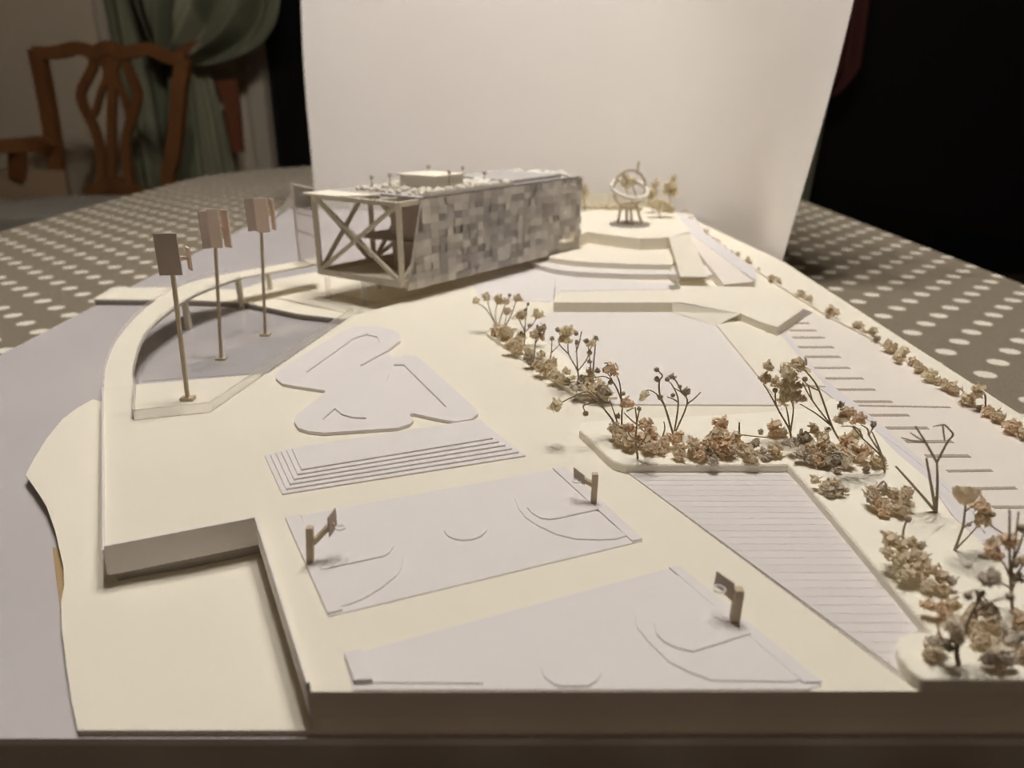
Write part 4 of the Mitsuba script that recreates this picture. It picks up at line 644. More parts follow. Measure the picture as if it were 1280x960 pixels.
RAIL_SHRUBS = [
    (0.2757, 1.2306, 0.7948, 0.00569, 'c'),
    (0.2687, 1.1584, 0.795, 0.00597, 'c'),
    (0.2628, 1.09, 0.7948, 0.00564, 'c'),
    (0.2631, 1.0525, 0.7946, 0.00546, 'c'),
    (0.2623, 1.0085, 0.794, 0.00472, 'o'),
    (0.2687, 1.0045, 0.7927, 0.00314, 'o'),
    (0.2668, 0.9606, 0.7928, 0.00331, 'o'),
    (0.2689, 0.9382, 0.7923, 0.00265, 'd'),
    (0.2705, 0.9194, 0.7931, 0.00366, 'o'),
    (0.2723, 0.8787, 0.794, 0.00461, 'o'),
    (0.275, 0.8469, 0.7917, 0.00196, 'o'),
    (0.2727, 0.7922, 0.7936, 0.0042, 'o'),
    (0.2771, 0.7846, 0.7929, 0.00333, 'o'),
    (0.2793, 0.7249, 0.7937, 0.00426, 'o'),
    (0.2822, 0.7113, 0.7933, 0.0038, 'o'),
    (0.2832, 0.6578, 0.795, 0.00566, 'o'),
    (0.2901, 0.6198, 0.7939, 0.00436, 'o'),
    (0.291, 0.6088, 0.7924, 0.00265, 'o'),
    (0.2958, 0.6051, 0.7935, 0.00394, 'o'),
    (0.2915, 0.5861, 0.7927, 0.003, 'd'),
    (0.2902, 0.5617, 0.7947, 0.00523, 'o'),
    (0.2927, 0.5474, 0.7943, 0.00481, 'c'),
    (0.2852, 0.5361, 0.7932, 0.00354, 'o'),
    (0.2931, 0.5315, 0.7929, 0.00322, 'o'),
    (0.2905, 0.516, 0.7941, 0.00457, 'o'),
    (0.2887, 0.4971, 0.7945, 0.00497, 'c'),
    (0.2911, 0.4922, 0.7922, 0.00247, 'o'),
    (0.2913, 0.4817, 0.7939, 0.0043, 'o'),
    (0.2933, 0.4745, 0.7939, 0.00424, 'o'),
    (0.2911, 0.4554, 0.7942, 0.0046, 'o'),
    (0.2944, 0.446, 0.7921, 0.00226, 'd'),
    (0.294, 0.4372, 0.7937, 0.00395, 'r'),
    (0.2954, 0.4288, 0.7941, 0.00437, 'o'),
    (0.2936, 0.4116, 0.7944, 0.00469, 'r'),
    (0.2954, 0.4037, 0.7939, 0.00415, 'o'),
]


def petal(r, rs, curl):
    """one crinkled petal: a cupped patch on a sphere of radius r"""
    d = rs.normal(size=3); d /= np.linalg.norm(d)
    a, b, _ = frame(d, rs.normal(size=3))
    V = []
    w, h = rs.uniform(0.32, 0.6), rs.uniform(0.45, 0.85)
    rr = r * rs.uniform(0.62, 1.0)
    for i in range(4):
        for j in range(4):
            s, t = (i / 3 - 0.5) * 2, (j / 3 - 0.5) * 2
            k = math.sqrt(max(0.0, 1 - 0.45 * s * s * t * t))
            x, y = a * s * w * k, b * t * h * k
            lift = 1 + curl * (t + 0.4) * 0.45 + rs.choice((-1, 1)) * 0.10 * s * s + rs.normal() * 0.10
            V.append((d * 0.75 * lift + (x + y) * 0.62) * rr)
    F = []
    for i in range(3):
        for j in range(3):
            q = i * 4 + j
            F += [[q, q + 1, q + 5], [q, q + 5, q + 4]]
    return trimesh.Trimesh(np.array(V), np.array(F), process=False)

def pom(seed, n=30):
    rs = np.random.default_rng(seed)
    core = trimesh.creation.icosphere(1, 0.5)
    core.vertices *= (1 + 0.4 * (meshkit.fbm(core.vertices * 3.2, 3, seed) - 0.5))[:, None]
    m = cat([core] + [petal(rs.uniform(0.85, 1.12), rs, rs.uniform(-0.5, 1.3)) for _ in range(n)])
    m.vertices *= np.array([1, 1, 0.88])
    return m

def cup(seed):
    rs = np.random.default_rng(seed); ms = []
    for ring, R in ((0, 1.0), (1, 0.72)):
        for k in range(5):
            a0 = 2 * math.pi * (k + 0.5 * ring) / 5; V = []
            for j in range(5):
                t = j / 4
                for i in range(5):
                    s = (i / 4 - 0.5) * 2
                    an = a0 + s * 0.72 * (0.55 + 0.45 * t)
                    rad = R * (0.18 + 0.80 * t ** 0.6) * (1 + rs.normal() * 0.09)
                    V.append((rad * math.cos(an), rad * math.sin(an), -0.8 + 1.35 * t - 0.30 * s * s * t + rs.normal() * 0.10 * (0.3 + t)))
            F = [f for j in range(4) for i in range(4) for f in ([j * 5 + i, j * 5 + i + 1, j * 5 + i + 6], [j * 5 + i, j * 5 + i + 6, j * 5 + i + 5])]
            ms.append(trimesh.Trimesh(np.array(V), np.array(F), process=False))
    return cat(ms)

def bud(seed):
    m = trimesh.creation.icosphere(2, 0.9)
    m.vertices *= (1 + 0.5 * (meshkit.fbm(m.vertices * 2.5, 3, seed) - 0.5))[:, None]
    return m
POMS = [mikit.ply(pom(s), None, 35) for s in range(10, 17)]
CUPS = [mikit.ply(cup(s), None, 40) for s in (30, 31)]
BUDS = [mikit.ply(bud(s), None, True) for s in (40, 41, 42)]
PETAL = {'o': 'petal_o', 'c': 'petal_c', 'r': 'petal_r', 'w': 'petal_w', 'g': 'petal_g', 'd': 'petal_d', 'b': 'petal_d', 'u': 'petal_o'}
def blossom(parent, x, y, z, r, kind, base='blossom'):
    small = r < 0.0016
    src = CUPS if kind == 'u' else (BUDS if (kind in 'bd' and small) else POMS)
    M = T().translate([x, y, z])
    if kind == 'u': M = M @ T().rotate([1, 0, 0], rng.uniform(-15, 15)) @ T().rotate([0, 0, 1], rng.uniform(0, 360))
    else: M = M @ T().rotate([0, 0, 1], rng.uniform(0, 360)) @ T().rotate([1, 0, 0], rng.uniform(-25, 25))
    k = r * 1.18
    part(parent, base, src[int(rng.integers(len(src)))], PETAL[kind], to_world=M @ T().scale([k * rng.uniform(.92, 1.1), k * rng.uniform(.92, 1.1), k]))

for lab, stems, heads in SPRIGS:
    t = thing('dried_flower_sprig', lab, 'dried flower', 'dried flower sprigs used as trees')
    for i, s in enumerate(stems):
        r0 = 0.00062 if i == 0 else 0.0005
        if 'leafless' in lab: r0 = (0.00075, .0006, .0005, .0005, .00055, .0004, .0008, .00075, .0006)[min(i, 8)]
        if 'gnarled' in lab and i == 0: r0 = 0.0009
        part(t, 'stem', tube(spline(s, 4), r0, 6, r0 * 0.6), 'stem', True)
    for x, y, z, r, k in heads: blossom(t, x, y, z, r, k, 'bud' if k == 'b' else 'blossom')
for lab, heads in SHRUBS:
    t = thing('dried_flower_shrub', lab, 'dried flower', 'dried flower shrubs in the planting beds')
    for x, y, z, r, k in heads: blossom(t, x, y, z, r, k)
ORD = ['first', 'second', 'third', 'fourth', 'fifth', 'sixth', 'seventh', 'eighth', 'ninth', 'tenth', 'eleventh', 'twelfth', 'thirteenth', 'fourteenth', 'fifteenth', 'sixteenth', 'seventeenth', 'eighteenth']
nR = len(RAIL_SHRUBS)
for i, (x, y, z, r, k) in enumerate(RAIL_SHRUBS):
    if i < nR - 17: lab = f'small dried shrub along the kerb, {ORD[i]} from the backdrop paper'
    else: lab = f'small dried shrub along the kerb, {ORD[nR - 1 - i]} from the right picture edge'
    t = thing('kerb_shrub', lab, 'dried flower', 'small shrubs along the kerb')
    blossom(t, x, y, z + r * 0.2, r * 1.06, k)
kt = thing('dried_flower_sprig', 'single hooked flower head on a thin stalk rising among the kerb shrubs', 'dried flower', 'dried flower sprigs used as trees')
KY = 0.4485
part(kt, 'stem', tube(spline([(0.3007, 0.4485, 0.7861), (0.2989, 0.4485, 0.7943), (0.297, 0.4485, 0.8008), (0.2939, 0.4485, 0.8035)], 4), 0.0006, 6, 0.0005), 'stem', True)
x, y, z = (0.2914, 0.4485, 0.8035)
blossom(kt, x, y, z, 0.0042, 'o')

# ------------------------------------------------------------------ long building
Bz, Tz = 0.806, 0.8835
A, B, C = np.array((-0.1979, 0.7714)), np.array((-0.1034, 0.7103)), np.array((0.0788, 0.9227))
u = (C - B); L = np.linalg.norm(u); u = u / L
w = (A - B); W = np.linalg.norm(w); w = w / W
nrm = np.array([u[1], -u[0]])           # outward of the facade (towards the plaza side)
def bp(a, s, z, out=0.0):
    q = B + u * a + w * s + nrm * out
    return np.array([q[0], q[1], z])
bd = thing('long_building', 'long box building raised on posts, with stick trusses and a pixelated translucent facade', 'building')
part(bd, 'floor_slab', quad(bp(0, 0, Bz), bp(L, 0, Bz), bp(L, W, Bz), bp(0, W, Bz), 0.002), 'frame_stick')
part(bd, 'floor_slab', quad(bp(0.045, 0.004, 0.838), bp(L, 0.004, 0.838), bp(L, W - 0.004, 0.838), bp(0.045, W - 0.004, 0.838), 0.0016), 'balsa_dark')
s_ = 0.0042
def truss(parent, a0, s0, a1, s1, double=True, t=s_):
    p0, p1 = bp(a0, s0, Bz), bp(a1, s1, Bz); q0_, q1_ = bp(a0, s0, Tz), bp(a1, s1, Tz)
    part(parent, 'diagonal', beam(p0 + (0, 0, .003), q1_ - (0, 0, .003), t * 0.85), 'frame_stick')
    if double: part(parent, 'diagonal', beam(q0_ - (0, 0, .003), p1 + (0, 0, .003), t * 0.85), 'frame_stick')
for a in (0.0, 0.07, 0.14, 0.21, L - 0.002):
    for s in (0.002, W - 0.002):
        part(bd, 'column', beam(bp(a + .002, s, Bz), bp(a + .002, s, Tz), s_ * 1.15), 'frame_stick')
for s in (0.002, W - 0.002):
    for z in (Bz + .002, Tz - .002):
        part(bd, 'chord', beam(bp(0, s, z), bp(L, s, z), s_), 'frame_stick')
for a in (0.002, 0.07, 0.14):
    for z in (Bz + .002, Tz - .002):
        part(bd, 'cross_beam', beam(bp(a, 0, z), bp(a, W, z), s_), 'frame_stick')
    if a < 0.1:
        truss(bd, a, 0.004, a, W - 0.004)
for a in (0.0, 0.07, 0.14):
    truss(bd, a + 0.004, W - 0.002, a + 0.066, W - 0.002, double=a < 0.1)
    truss(bd, a + 0.004, 0.003, a + 0.066, 0.003, double=False, t=0.003)
part(bd, 'core', cat(quad(bp(0.09, 0.03, Tz - .001), bp(0.24, 0.03, Tz - .001), bp(0.24, W - 0.03, Tz - .001), bp(0.09, W - 0.03, Tz - .001), Tz - Bz - 0.001)), 'frame_stick')
part(bd, 'partition', quad(bp(0.052, 0.004, Bz), bp(0.052, 0.062, Bz), bp(0.052, 0.062, Tz - .002), bp(0.052, 0.004, Tz - .002), 0.001), 'balsa_dark')
part(bd, 'end_block', slab([tuple(bp(L - 0.045, -0.002, 0)[:2]), tuple(bp(L - 0.004, -0.002, 0)[:2]), tuple(bp(L - 0.004, W, 0)[:2]), tuple(bp(L - 0.045, W, 0)[:2])], ZD, Bz - 0.002), 'road')
# roof
part(bd, 'roof_slab', quad(bp(0.026, -0.001, Tz + .0022), bp(L, -0.001, Tz + .0022), bp(L, W + .001, Tz + .0022), bp(0.026, W + .001, Tz + .0022), 0.0022), 'roof')
part(bd, 'roof_lip', quad(bp(-0.006, W * 0.62, Tz + .0016), bp(0.026, W * 0.42, Tz + .0016), bp(0.026, W + .004, Tz + .0016), bp(-0.006, W + .004, Tz + .0016), 0.0014), 'cream', label='cream triangular roof plate at the front corner')
for s in (0.25, 0.5, 0.75):
    part(bd, 'roof_beam', beam(bp(0, W * s, Tz - .001), bp(0.03, W * s, Tz - .001), 0.003), 'frame_stick')
part(bd, 'parapet', quad(bp(0.03, -0.0012, Tz + .0012), bp(0.16, -0.0012, Tz + .0012), bp(0.16, -0.0012, Tz + .0055), bp(0.03, -0.0012, Tz + .0055), 0.0004), 'acetate_edge')
part(bd, 'roof_plate', quad(bp(0.165, 0.004, Tz + .006), bp(L - .03, 0.004, Tz + .006), bp(L - .03, W - .02, Tz + .006), bp(0.165, W - .02, Tz + .006), 0.0038), 'roof', label='grey roof panel')
pb = lambda a0, a1, s0, s1, z0, z1: quad(bp(a0, s0, z1), bp(a1, s0, z1), bp(a1, s1, z1), bp(a0, s1, z1), z1 - z0)
ph = part(bd, 'penthouse', pb(0.078, 0.118, 0.028, 0.074, Tz + .0022, Tz + .0145), 'cream', label='cream roof box')
part(ph, 'lid', pb(0.076, 0.120, 0.026, 0.076, Tz + .0145, Tz + .0158), 'cream')
# roof greenery and cotton snow
def tuft(x, y, z, r, seed, flat=0.6):
    m = trimesh.creation.icosphere(2, r); m.vertices *= (1 + 0.7 * (meshkit.fbm(m.vertices / r * 2.3, 3, seed) - 0.5))[:, None]
    m.vertices *= np.array([1, 1, flat]); m.apply_translation((x, y, z + r * flat * 0.6)); return m
gardens = []
for i in range(150):
    a, s = random.uniform(0.034, 0.15), random.uniform(0.006, W - .02)
    if 0.07 < a < 0.125 and 0.02 < s < 0.082: continue
    q = bp(a, s, Tz + .0022); gardens.append(tuft(q[0], q[1], q[2], random.uniform(.0016, .0038), i, .9))
part(bd, 'roof_planting', cat(gardens), 'cream', True, kind='stuff', label='crumbly pale planting on the roof')
snow = []
for i in range(40):
    a, s = (random.uniform(0.128, 0.165), random.uniform(0.01, 0.05)) if i % 2 else (random.uniform(L - .03, L - .004), random.uniform(0.006, 0.08))
    q = bp(a, s, Tz + .002); snow.append(tuft(q[0], q[1], q[2], random.uniform(.0032, .0055), 90 + i, .7))
part(bd, 'roof_fluff', cat(snow), 'white_fluff', True, kind='stuff', label='white cotton fluff on the roof')
for i, (a, s, h) in enumerate(((0.045, W * .7, .012), (0.088, 0.02, .017), (0.07, 0.08, .012), (0.12, 0.076, .017), (0.165, 0.07, .013), (0.14, 0.02, .012))):
    q = bp(a, s, Tz + .0022)
    tr = part(bd, 'roof_tree', tube([q, q + (0.0005, 0, h)], 0.00045, 5), 'stem', True)
    part(tr, 'crown', tuft(q[0] + .0005, q[1], q[2] + h - .001, .0021, 60 + i, 1), 'petal_g', True)
# facade of small tiles
NC, NR = 26, 11
tw, th_ = (L - 0.004) / NC, (Tz + 0.0005 - 0.8015) / NR
tile = trimesh.creation.box((tw * 0.985, 0.0003, th_ * 0.985))
TP = mikit.ply(tile, None)
ang = math.degrees(math.atan2(u[1], u[0]))
for i in range(NC):
    for j in range(NR):
        a, z = (i + .5) * tw + 0.004, 0.8015 + (j + .5) * th_
        if a < 0.006 + 0.021 * (z - 0.8015) / 0.08 or (i >= NC - 4 and j < 2): continue
        h = rng.random() + 0.10 * math.sin((i * 1.3 + j) * 1.1)
        mm = 'tile_frost' if h > 0.72 else 'tile_mid' if h > 0.50 else 'tile_grey' if h > 0.24 else 'tile_clear'
        q = bp(a, 0, z, 0.0034 + 0.0004 * ((i + j) % 2) + rng.uniform(0, .0003))
        part(bd, 'facade_tile', TP, mm, to_world=T().translate(list(q)) @ T().rotate([0, 0, 1], ang + rng.normal() * (4.0 + 5.0 * i / NC)) @ T().rotate([1, 0, 0], rng.normal() * (3.0 + 4.0 * i / NC)))
part(bd, 'facade_edge', beam(bp(0.003, 0, 0.802, .0038), bp(0.025, 0, Tz, .0038), 0.0022, 0.0006), 'acetate_edge')
part(bd, 'facade_film', quad(bp(0.006, 0, 0.803, .0028), bp(L, 0, 0.803, .0028), bp(L, 0, Tz, .0028), bp(0.026, 0, Tz, .0028), 0.0002), 'acetate')
# clear stilts under the front end
for (a, s) in ((0.006, W - 0.006), (0.06, W - 0.02), (0.006, W * .5)):
    q = bp(a, s, 0)
    zz = 0.7782 if a < .05 else 0.7782
    part(bd, 'stilt', beam((q[0], q[1], zz), (q[0], q[1], Bz - .002), 0.006, 0.0005), 'acetate')

# ------------------------------------------------------------------ stair tower of clear film
tw_ = thing('stair_tower', 'slim clear film tower with white bars beside the front of the long building', 'tower')
TY = 0.833
x0, _, _ = (-0.2321, 0.833, 0.8272)
xr = (-0.2021, 0.8, 0.8333)[0]
part(tw_, 'post', beam((x0, TY, 0.8035), (x0 - .0005, TY, 0.886), 0.0024), 'paper_white')
for z0_, z1_ in ((0.886, 0.885), (0.857, 0.8565), (0.838, 0.836)):
    part(tw_, 'bar', beam((x0, TY, z0_), (xr, 0.80, z1_), 0.0016), 'paper_white')
part(tw_, 'film', quad((x0, TY, 0.8045), (xr, 0.80, 0.806), (xr, 0.80, 0.885), (x0, TY, 0.886), 0.0002), 'acetate')
fl = [(-0.2272, 0.833, 0.8855), (-0.2529, 0.833, 0.8512), (-0.2318, 0.833, 0.8647)]
part(tw_, 'flap', trimesh.Trimesh(np.array([fl[0], fl[1], fl[2]] + [(p[0], p[1] + .0006, p[2]) for p in fl]), [[0, 1, 2], [3, 5, 4], [0, 3, 4], [0, 4, 1], [1, 4, 5], [1, 5, 2], [2, 5, 3], [2, 3, 0]], process=False), 'acetate_edge')
part(tw_, 'flap_stay', beam(fl[0], fl[1], 0.0016), 'paper_white')

# ------------------------------------------------------------------ far plaza, terrace, ramp, walls
fp = thing('far_terrace', 'raised cream terrace with a curved front wall below the ring sculpture', 'terrace')
FOOT = Polygon([tuple(bp(a, s, 0)[:2]) for a, s in ((0.2, -0.006), (L + 0.001, -0.006), (L + 0.001, W + .01), (0.2, W + .01))])
part(fp, 'upper_block', slab(Polygon([tuple(bp(L - 0.002, 0.0, 0)[:2])] + [(0.0933, 0.9479), (0.1201, 0.9257), (0.1504, 0.9046), (0.1833, 0.9098), (0.218, 0.9479), (0.2336, 1.1045), (0.1913, 1.1681), (0.1204, 1.1765), (0.0699, 1.1354)]).difference(FOOT), ZD, 0.816), 'board')
part(fp, 'lower_block', slab(Polygon([(0.0416, 0.8623), (0.064, 0.8471), (0.0897, 0.8366), (0.1307, 0.8283), (0.1734, 0.8242), (0.212, 0.9707), (0.0829, 0.9989)]).difference(FOOT), ZD, 0.802), 'board')
part(fp, 'rim_wall', slab([tuple(q) for q in spline([(0.0, 0.9195), (0.0218, 0.8648), (0.0439, 0.8335), (0.069, 0.8177), (0.1278, 0.8061), (0.1785, 0.8043), (0.2522, 0.8005)], 6)] + [(0.2589, 0.8235), (0.1836, 0.8648), (0.094, 0.8779), (0.0481, 0.9195)], ZD, 0.796), 'paper_white')
part(fp, 'water_sheet', slab(Polygon([(-0.0399, 0.7825), (0.0, 0.8841), (0.0219, 0.867), (0.0441, 0.8344), (0.069, 0.8152), (0.1267, 0.7967), (0.176, 0.7896), (0.1703, 0.7621), (0.0483, 0.7555), (0.0381, 0.712), (-0.0308, 0.7209)]), ZD, ZD + 0.0004), 'paper', label='pale lavender paper canal')
ra0, ra1, ra2, ra3 = (0.1852, 0.9098), (0.2156, 0.9367), (0.2019, 0.7758), (0.1724, 0.7758)
part(fp, 'ramp', quad(z3(ra3, .8003), z3(ra2, .8003), z3(ra1, .8165), z3(ra0, .8165), 0.001), 'board')
low = [(0.2379, 1.0342), (0.2414, 0.9493), (0.2422, 0.8545), (0.2425, 0.7548), (0.2086, 0.7413), (0.2147, 0.8294), (0.2221, 0.9338)]
part(fp, 'side_wall', slab(low, ZD, 0.80), 'road')
part(fp, 'side_path', slab([(0.2564, 1.2122), (0.2777, 1.1959), (0.2587, 1.0403), (0.2592, 0.8056), (0.2435, 0.7582), (0.2379, 1.0342)], ZD, 0.8005), 'sidewalk')
part(fp, 'back_wall', wall_strip([(0.0822, 1.239), (0.1518, 1.239), (0.2368, 1.1681)], 0.80, 0.826, 0.002), 'board')
# sculpture
scu = thing('ring_sculpture', 'open globe sculpture of crossed rings on four legs atop the far terrace', 'sculpture')
sx, sy, sz = (0.1493, 1.0, 0.8616)
gx, gy = (0.152, 1.0014)
part(scu, 'base_disc', trimesh.creation.cylinder(0.026, 0.0016, sections=40).apply_translation((gx, gy, 0.8168)), 'edge')
def ring(R, sec, M, width):
    m = trimesh.creation.annulus(R - sec, R, width, sections=48); m.apply_transform(M); m.apply_translation((sx, sy, sz)); return m
rot = trimesh.transformations.rotation_matrix
rd_ = math.radians
part(scu, 'ring', ring(0.0240, .0024, rot(rd_(90), (1, 0, 0)) @ rot(rd_(20), (0, 1, 0)), 0.0022), 'stick')
part(scu, 'ring', ring(0.0250, .0034, rot(rd_(24), (1, .35, 0)), 0.0045), 'white_fluff', label='broad pale tilted ring')
part(scu, 'ring', ring(0.0225, .002, rot(rd_(70), (0, 1, 0.2)), 0.002), 'stick')
part(scu, 'globe', cat(tuft(sx - .004, sy, sz + .004, .008, 3, 1), tuft(sx + .003, sy, sz + .006, .006, 5, 1)), 'petal_c', True)
part(scu, 'cup', trimesh.creation.cylinder(0.012, 0.004, sections=24).apply_translation((sx, sy, sz - 0.0215)), 'stick')
for k, (dx, dy) in enumerate(((-.014, -.004), (0.001, -.012), (.013, -.004), (-.002, .013))):
    part(scu, 'leg', tube([(gx + dx * 1.15, gy + dy, 0.8175), (sx + dx * .7, sy + dy * .7, sz - 0.019)], 0.0017, 8), 'stick', 40)
fx, fy, fz = (0.1582, 1.0, 0.8832)
part(scu, 'finial', tube([(fx, fy, fz - .004), (fx + .001, fy, fz + .012)], 0.0013, 8), 'stick', 40)
# pale trees and hedge behind the sculpture
FARP = [('pale dried tree right behind the ring sculpture, the left one of three', [(0.1985, 1.1, 0.816), (0.1969, 1.1, 0.8454)], [(0.1969, 1.1, 0.8454, 0.00774), (0.2006, 1.1, 0.8574, 0.00664), (0.1931, 1.1, 0.8344, 0.00664)]), ('pale dried tree behind the ring sculpture, the tallest of three', [(0.2271, 1.13, 0.816), (0.2269, 1.13, 0.8507)], [(0.2269, 1.13, 0.8507, 0.00908), (0.2333, 1.13, 0.8417, 0.00795), (0.2207, 1.13, 0.8417, 0.00568), (0.2307, 1.13, 0.8607, 0.00454)]), ('low pale dried bush behind the ring sculpture beside the tallest tree', [(0.2022, 1.06, 0.816), (0.1974, 1.06, 0.8333)], [(0.1974, 1.06, 0.8333, 0.00854), (0.2062, 1.06, 0.8312, 0.0096), (0.2141, 1.06, 0.8269, 0.00747), (0.1896, 1.06, 0.8354, 0.0064)]), ('small pale sprig behind the far corner of the building', [(0.1045, 1.12, 0.816), (0.1011, 1.12, 0.8507)], [(0.1011, 1.12, 0.8507, 0.00563), (0.1059, 1.12, 0.8429, 0.00563), (0.1027, 1.12, 0.8362, 0.0045)])]
for lab, stem, heads in FARP:
    t = thing('far_dried_tree', lab, 'dried flower')
    part(t, 'stem', tube(stem, 0.0008, 6), 'stem', True)
    for x, y, z, r in heads: blossom(t, x, y, z, r, 'c')
hedge = []
for i in range(40):
    f = i / 39
    x, y = 0.10 + 0.085 * f, 1.150 - 0.02 * f + random.uniform(-.006, .006)
    hedge.append(tuft(x, y, 0.816, random.uniform(.003, .0055), 200 + i, 1))
single('far_hedge', 'low crumbly pale hedge along the back of the far terrace', 'hedge', cat(hedge), 'petal_c', True, kind='stuff')

# ------------------------------------------------------------------ backdrop paper
def backdrop():
    path = spline([(0.3225, 0.925), (0.329, 0.99), (0.348, 1.08), (0.362, 1.18), (0.340, 1.30), (0.26, 1.40), (0.1, 1.455), (-0.15, 1.48), (-0.375, 1.49)], 10)
    n = len(path); zs = np.linspace(ZT + 0.0005, 1.24, 30)
    t = np.gradient(path, axis=0); nn = np.stack([t[:, 1], -t[:, 0]], 1); nn /= np.linalg.norm(nn, axis=1, keepdims=True)
    V = []
    for off in (0.0, 0.0006):
        for z in zs:
            k = (z - ZT) / 0.3
            for i in range(n):
                f = i / (n - 1)
                lean = 0.044 * k * max(0, 1 - f * 3.2)
                x = path[i, 0] + nn[i, 0] * off + lean + 0.004 * math.sin(3 * k + 9 * f) * min(1, k)
                y = path[i, 1] + nn[i, 1] * off + 0.02 * k * (f > 0.3) * min(1, (f - .3) * 4)
                V.append((x, y, z))
    m = len(zs); F = []
    idx = lambda o, r, c: o * m * n + r * n + c
    for o in (0, 1):
        for r in range(m - 1):
            for c in range(n - 1):
                a, b, c_, d = idx(o, r, c), idx(o, r, c + 1), idx(o, r + 1, c + 1), idx(o, r + 1, c)
                F += [[a, b, c_], [a, c_, d]] if o else [[a, c_, b], [a, d, c_]]
    for r in range(m - 1):
        for c in (0, n - 1): F += [[idx(0, r, c), idx(1, r, c), idx(1, r + 1, c)], [idx(0, r, c), idx(1, r + 1, c), idx(0, r + 1, c)]]
    for c in range(n - 1):
        for r in (0, m - 1): F += [[idx(0, r, c), idx(0, r, c + 1), idx(1, r, c + 1)], [idx(0, r, c), idx(1, r, c + 1), idx(1, r, c)]]
    return trimesh.Trimesh(np.array(V), np.array(F), process=False)
single('backdrop_paper', 'tall curved white sheet of paper standing behind the model', 'paper', backdrop(), 'backdrop', 50)

# ------------------------------------------------------------------ chair
cz = thing('carver_chair', 'carved wooden armchair with a pierced splat back beyond the table', 'chair')
CY = 3.1
def wp(pts): return np.array(pts, float)
lp = wp([(-1.7588, 3.1, 1.1157), (-1.7581, 3.1, 0.9831), (-1.7615, 3.1, 0.8691), (-1.7682, 3.1, 0.737), (-1.7752, 3.1, 0.6006)]); rp = wp([(-1.216, 3.1, 1.083), (-1.2493, 3.1, 0.9831), (-1.2761, 3.1, 0.8691), (-1.3122, 3.1, 0.737), (-1.3495, 3.1, 0.6006)])
for p in (lp, rp):
    low = p[-1] + np.array([0, 0.02, -(p[-1][2] - ZF)])
    part(cz, 'back_post', sweep(spline(np.vstack([p, [low]]), 5), 0.050, 0.045), 'wood', 40)
tr_ = wp([(-1.7671, 3.1, 1.1049), (-1.69, 3.1, 1.1049), (-1.6037, 3.1, 1.1212), (-1.5477, 3.1, 1.1049), (-1.4908, 3.1, 1.1239), (-1.4469, 3.1, 1.1049), (-1.3926, 3.1, 1.1103), (-1.3324, 3.1, 1.1157), (-1.2716, 3.1, 1.0885), (-1.2101, 3.1, 1.083)])
part(cz, 'top_rail', sweep(spline(tr_, 6), 0.045, 0.04), 'wood', 40)
sp = []
for pts, ww in (([(-1.5456, 3.1, 1.1157), (-1.5638, 3.1, 1.0527), (-1.6224, 3.1, 0.969), (-1.6217, 3.1, 0.9123), (-1.5993, 3.1, 0.8402), (-1.5917, 3.1, 0.7519), (-1.6097, 3.1, 0.6252)], .031), ([(-1.4449, 3.1, 1.1157), (-1.429, 3.1, 1.0389), (-1.4113, 3.1, 0.969), (-1.4359, 3.1, 0.8979), (-1.4732, 3.1, 0.8256), (-1.4926, 3.1, 0.7519), (-1.4996, 3.1, 0.6252)], .031),
                ([(-1.4893, 3.1, 1.1157), (-1.497, 3.1, 1.0111), (-1.5264, 3.1, 0.8691), (-1.5483, 3.1, 0.7519), (-1.5699, 3.1, 0.619)], .031), ([(-1.532, 3.1, 1.0939), (-1.5138, 3.1, 1.0334), (-1.5517, 3.1, 0.9606), (-1.5908, 3.1, 0.8836)], .02), ([(-1.4548, 3.1, 1.0939), (-1.4839, 3.1, 1.0334), (-1.4671, 3.1, 0.9606), (-1.4537, 3.1, 0.8836)], .02),
                ([(-1.5348, 3.1, 1.1103), (-1.4892, 3.1, 1.132), (-1.4518, 3.1, 1.1103)], .028), ([(-1.5352, 3.1, 1.0775), (-1.4924, 3.1, 1.0994), (-1.4578, 3.1, 1.0775)], .022)):
    sp.append(sweep(spline(wp(pts), 6), ww, 0.025))
part(cz, 'splat', cat(sp), 'wood', 40)
part(cz, 'splat_shoe', sweep(spline(wp([(-1.6666, 3.1, 0.5913), (-1.6214, 3.1, 0.6129), (-1.5665, 3.1, 0.6374), (-1.5176, 3.1, 0.6129), (-1.4772, 3.1, 0.5913)]), 5), (.05), .05), 'wood', 40)
part(cz, 'seat_rail', sweep([(-1.6685, 3.1, 0.5821), (-1.3272, 3.1, 0.5821)], 0.06, 0.04), 'wood')
part(cz, 'side_rail', sweep([(-1.7155, 3.05, 0.6369), (-2.0927, 2.95, 0.6482)], 0.10, 0.06), 'light_wood', label='lighter wood side rail')
part(cz, 'seat', soft_slab([(-2.1, 2.45), (-1.2, 2.45), (-1.27, 3.06), (-1.74, 3.06)], 0.535, 0.595, 0.025), 'cushion', label='grey upholstered seat')
part(cz, 'arm', sweep(spline([(-1.773, 3.1, 0.7727), (-1.7923, 3.0, 0.7851), (-1.8493, 2.9, 0.7861), (-1.9229, 2.75, 0.7777)], 6), 0.05, 0.05), 'wood', 40)
part(cz, 'arm_support', sweep([(-1.8198, 2.95, 0.7686), (-1.8579, 2.98, 0.6683)], 0.05, 0.04), 'wood')
for x, y in ((-2.0, 2.5), (-1.26, 2.5)):
    part(cz, 'leg', beam((x, y, ZF), (x, y, 0.54), 0.05), 'wood')

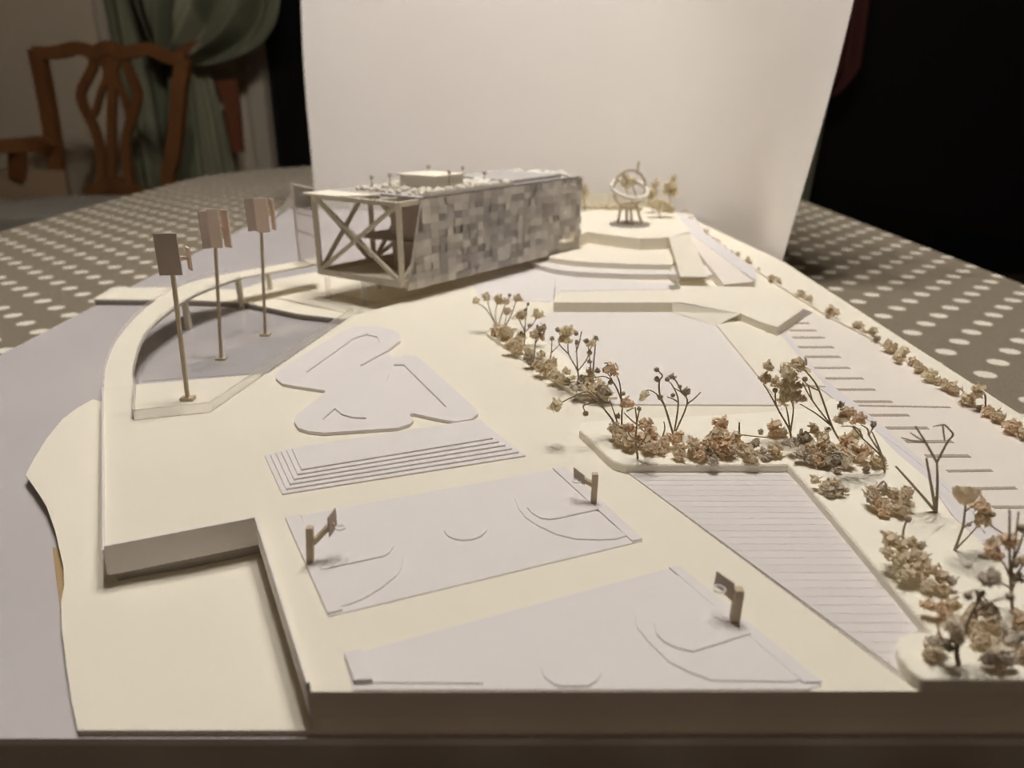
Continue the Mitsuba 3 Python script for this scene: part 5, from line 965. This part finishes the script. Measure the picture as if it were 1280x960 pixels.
# ------------------------------------------------------------------ curtains
def fabric(fn, nu, nv):
    uu, vv = np.meshgrid(np.linspace(0, 1, nu), np.linspace(0, 1, nv))
    Vx = np.stack(fn(uu.ravel(), vv.ravel()), 1)
    F = []
    for r in range(nv - 1):
        for c in range(nu - 1):
            a = r * nu + c; F += [[a, a + 1, a + nu + 1], [a, a + nu + 1, a + nu]]
    return trimesh.Trimesh(Vx, np.array(F), process=False)
cu = thing('green_curtain', 'sage green curtain tied back at the left side of the dark window', 'curtain')
def drape(u_, v_):      # straight panel behind
    x = -1.80 + 0.34 * u_ + 0.01 * np.sin(v_ * 5)
    return x, WY - 0.13 + 0.035 * np.sin(u_ * 21) + 0.012 * np.sin(u_ * 47 + v_ * 2), ZF + (2.35 - ZF) * v_
part(cu, 'drape', fabric(drape, 90, 20), 'curtain', True)
def swag(u_, v_):       # cloth fanning up and to the right out of the tie; the folds run along the fan
    t = np.linspace(0, 1, 7)
    left = spline([(-1.53, 0, 1.10), (-1.56, 0, 1.20), (-1.60, 0, 1.36), (-1.63, 0, 1.6), (-1.64, 0, 1.9), (-1.64, 0, 2.1), (-1.64, 0, 2.35)], 8)
    right = spline([(-1.42, 0, 1.10), (-1.32, 0, 1.075), (-1.18, 0, 1.10), (-1.03, 0, 1.18), (-0.96, 0, 1.36), (-0.97, 0, 1.8), (-0.98, 0, 2.35)], 8)
    k = np.linspace(0, 1, len(left))
    P = lambda c, i: np.interp(v_, k, c[:, i])
    e = u_ ** 0.85
    x = P(left, 0) * (1 - e) + P(right, 0) * e
    z = P(left, 2) * (1 - e) + P(right, 2) * e
    amp = 0.02 + 0.05 * np.minimum(1, v_ * 3)
    y = WY - 0.30 - 0.06 * np.sin(np.pi * u_) + amp * np.sin(u_ * 23 + 1.5 * v_) + 0.4 * amp * np.sin(u_ * 49 - 4 * v_)
    return x, y, z
part(cu, 'swag', fabric(swag, 90, 70), 'curtain', True)
def tail(u_, v_):       # gathered tail below the tie
    zt = ZF + (1.14 - ZF) * v_
    wd = 0.13 + 0.30 * (1 - v_) ** 0.7
    x = -1.44 - wd * 0.36 + wd * u_ - 0.07 * (1 - v_)
    return x, WY - 0.25 + 0.03 * np.sin(u_ * 19) * (1.1 - v_) + 0.01 * np.sin(u_ * 40), zt
part(cu, 'tail', fabric(tail, 70, 30), 'curtain', True)
part(cu, 'tieback', tube(spline([(-1.56, WY - .27, 1.15), (-1.45, WY - .36, 1.105), (-1.36, WY - .28, 1.15), (-1.24, WY - .05, 1.19)], 6), 0.026, 10), 'tie', True, label='brown tieback')
part(cu, 'tieback_tassel', sweep([(-1.2506, 3.62, 1.0163), (-1.239, 3.62, 0.9176), (-1.2367, 3.62, 0.7137)], [0.09, .07, .05], 0.03), 'tie')
rc = thing('right_curtain', 'dim curtain edge beside the right edge of the backdrop, dark maroon above and grey-green below', 'curtain')
def rtop(u_, v_):
    z = 0.93 + (2.3 - .93) * v_
    wdt = 0.10 + 0.22 * np.minimum(1, v_ / .10) ** .6
    return 1.365 + wdt * (u_ - .12) * .75 - 0.02 * (1 - v_), WY - 0.2 + .03 * np.sin(u_ * 19 + v_ * 3), z
part(rc, 'swag', fabric(rtop, 40, 40), 'maroon', True)
def rtail(u_, v_):
    z = ZF + (0.98 - ZF) * v_
    return 1.30 + 0.06 * v_ + 0.13 * (u_ - .5) * 1.2, WY - .2 + .02 * np.sin(u_ * 21), z
part(rc, 'tail', fabric(rtail, 40, 20), 'curtain', True)
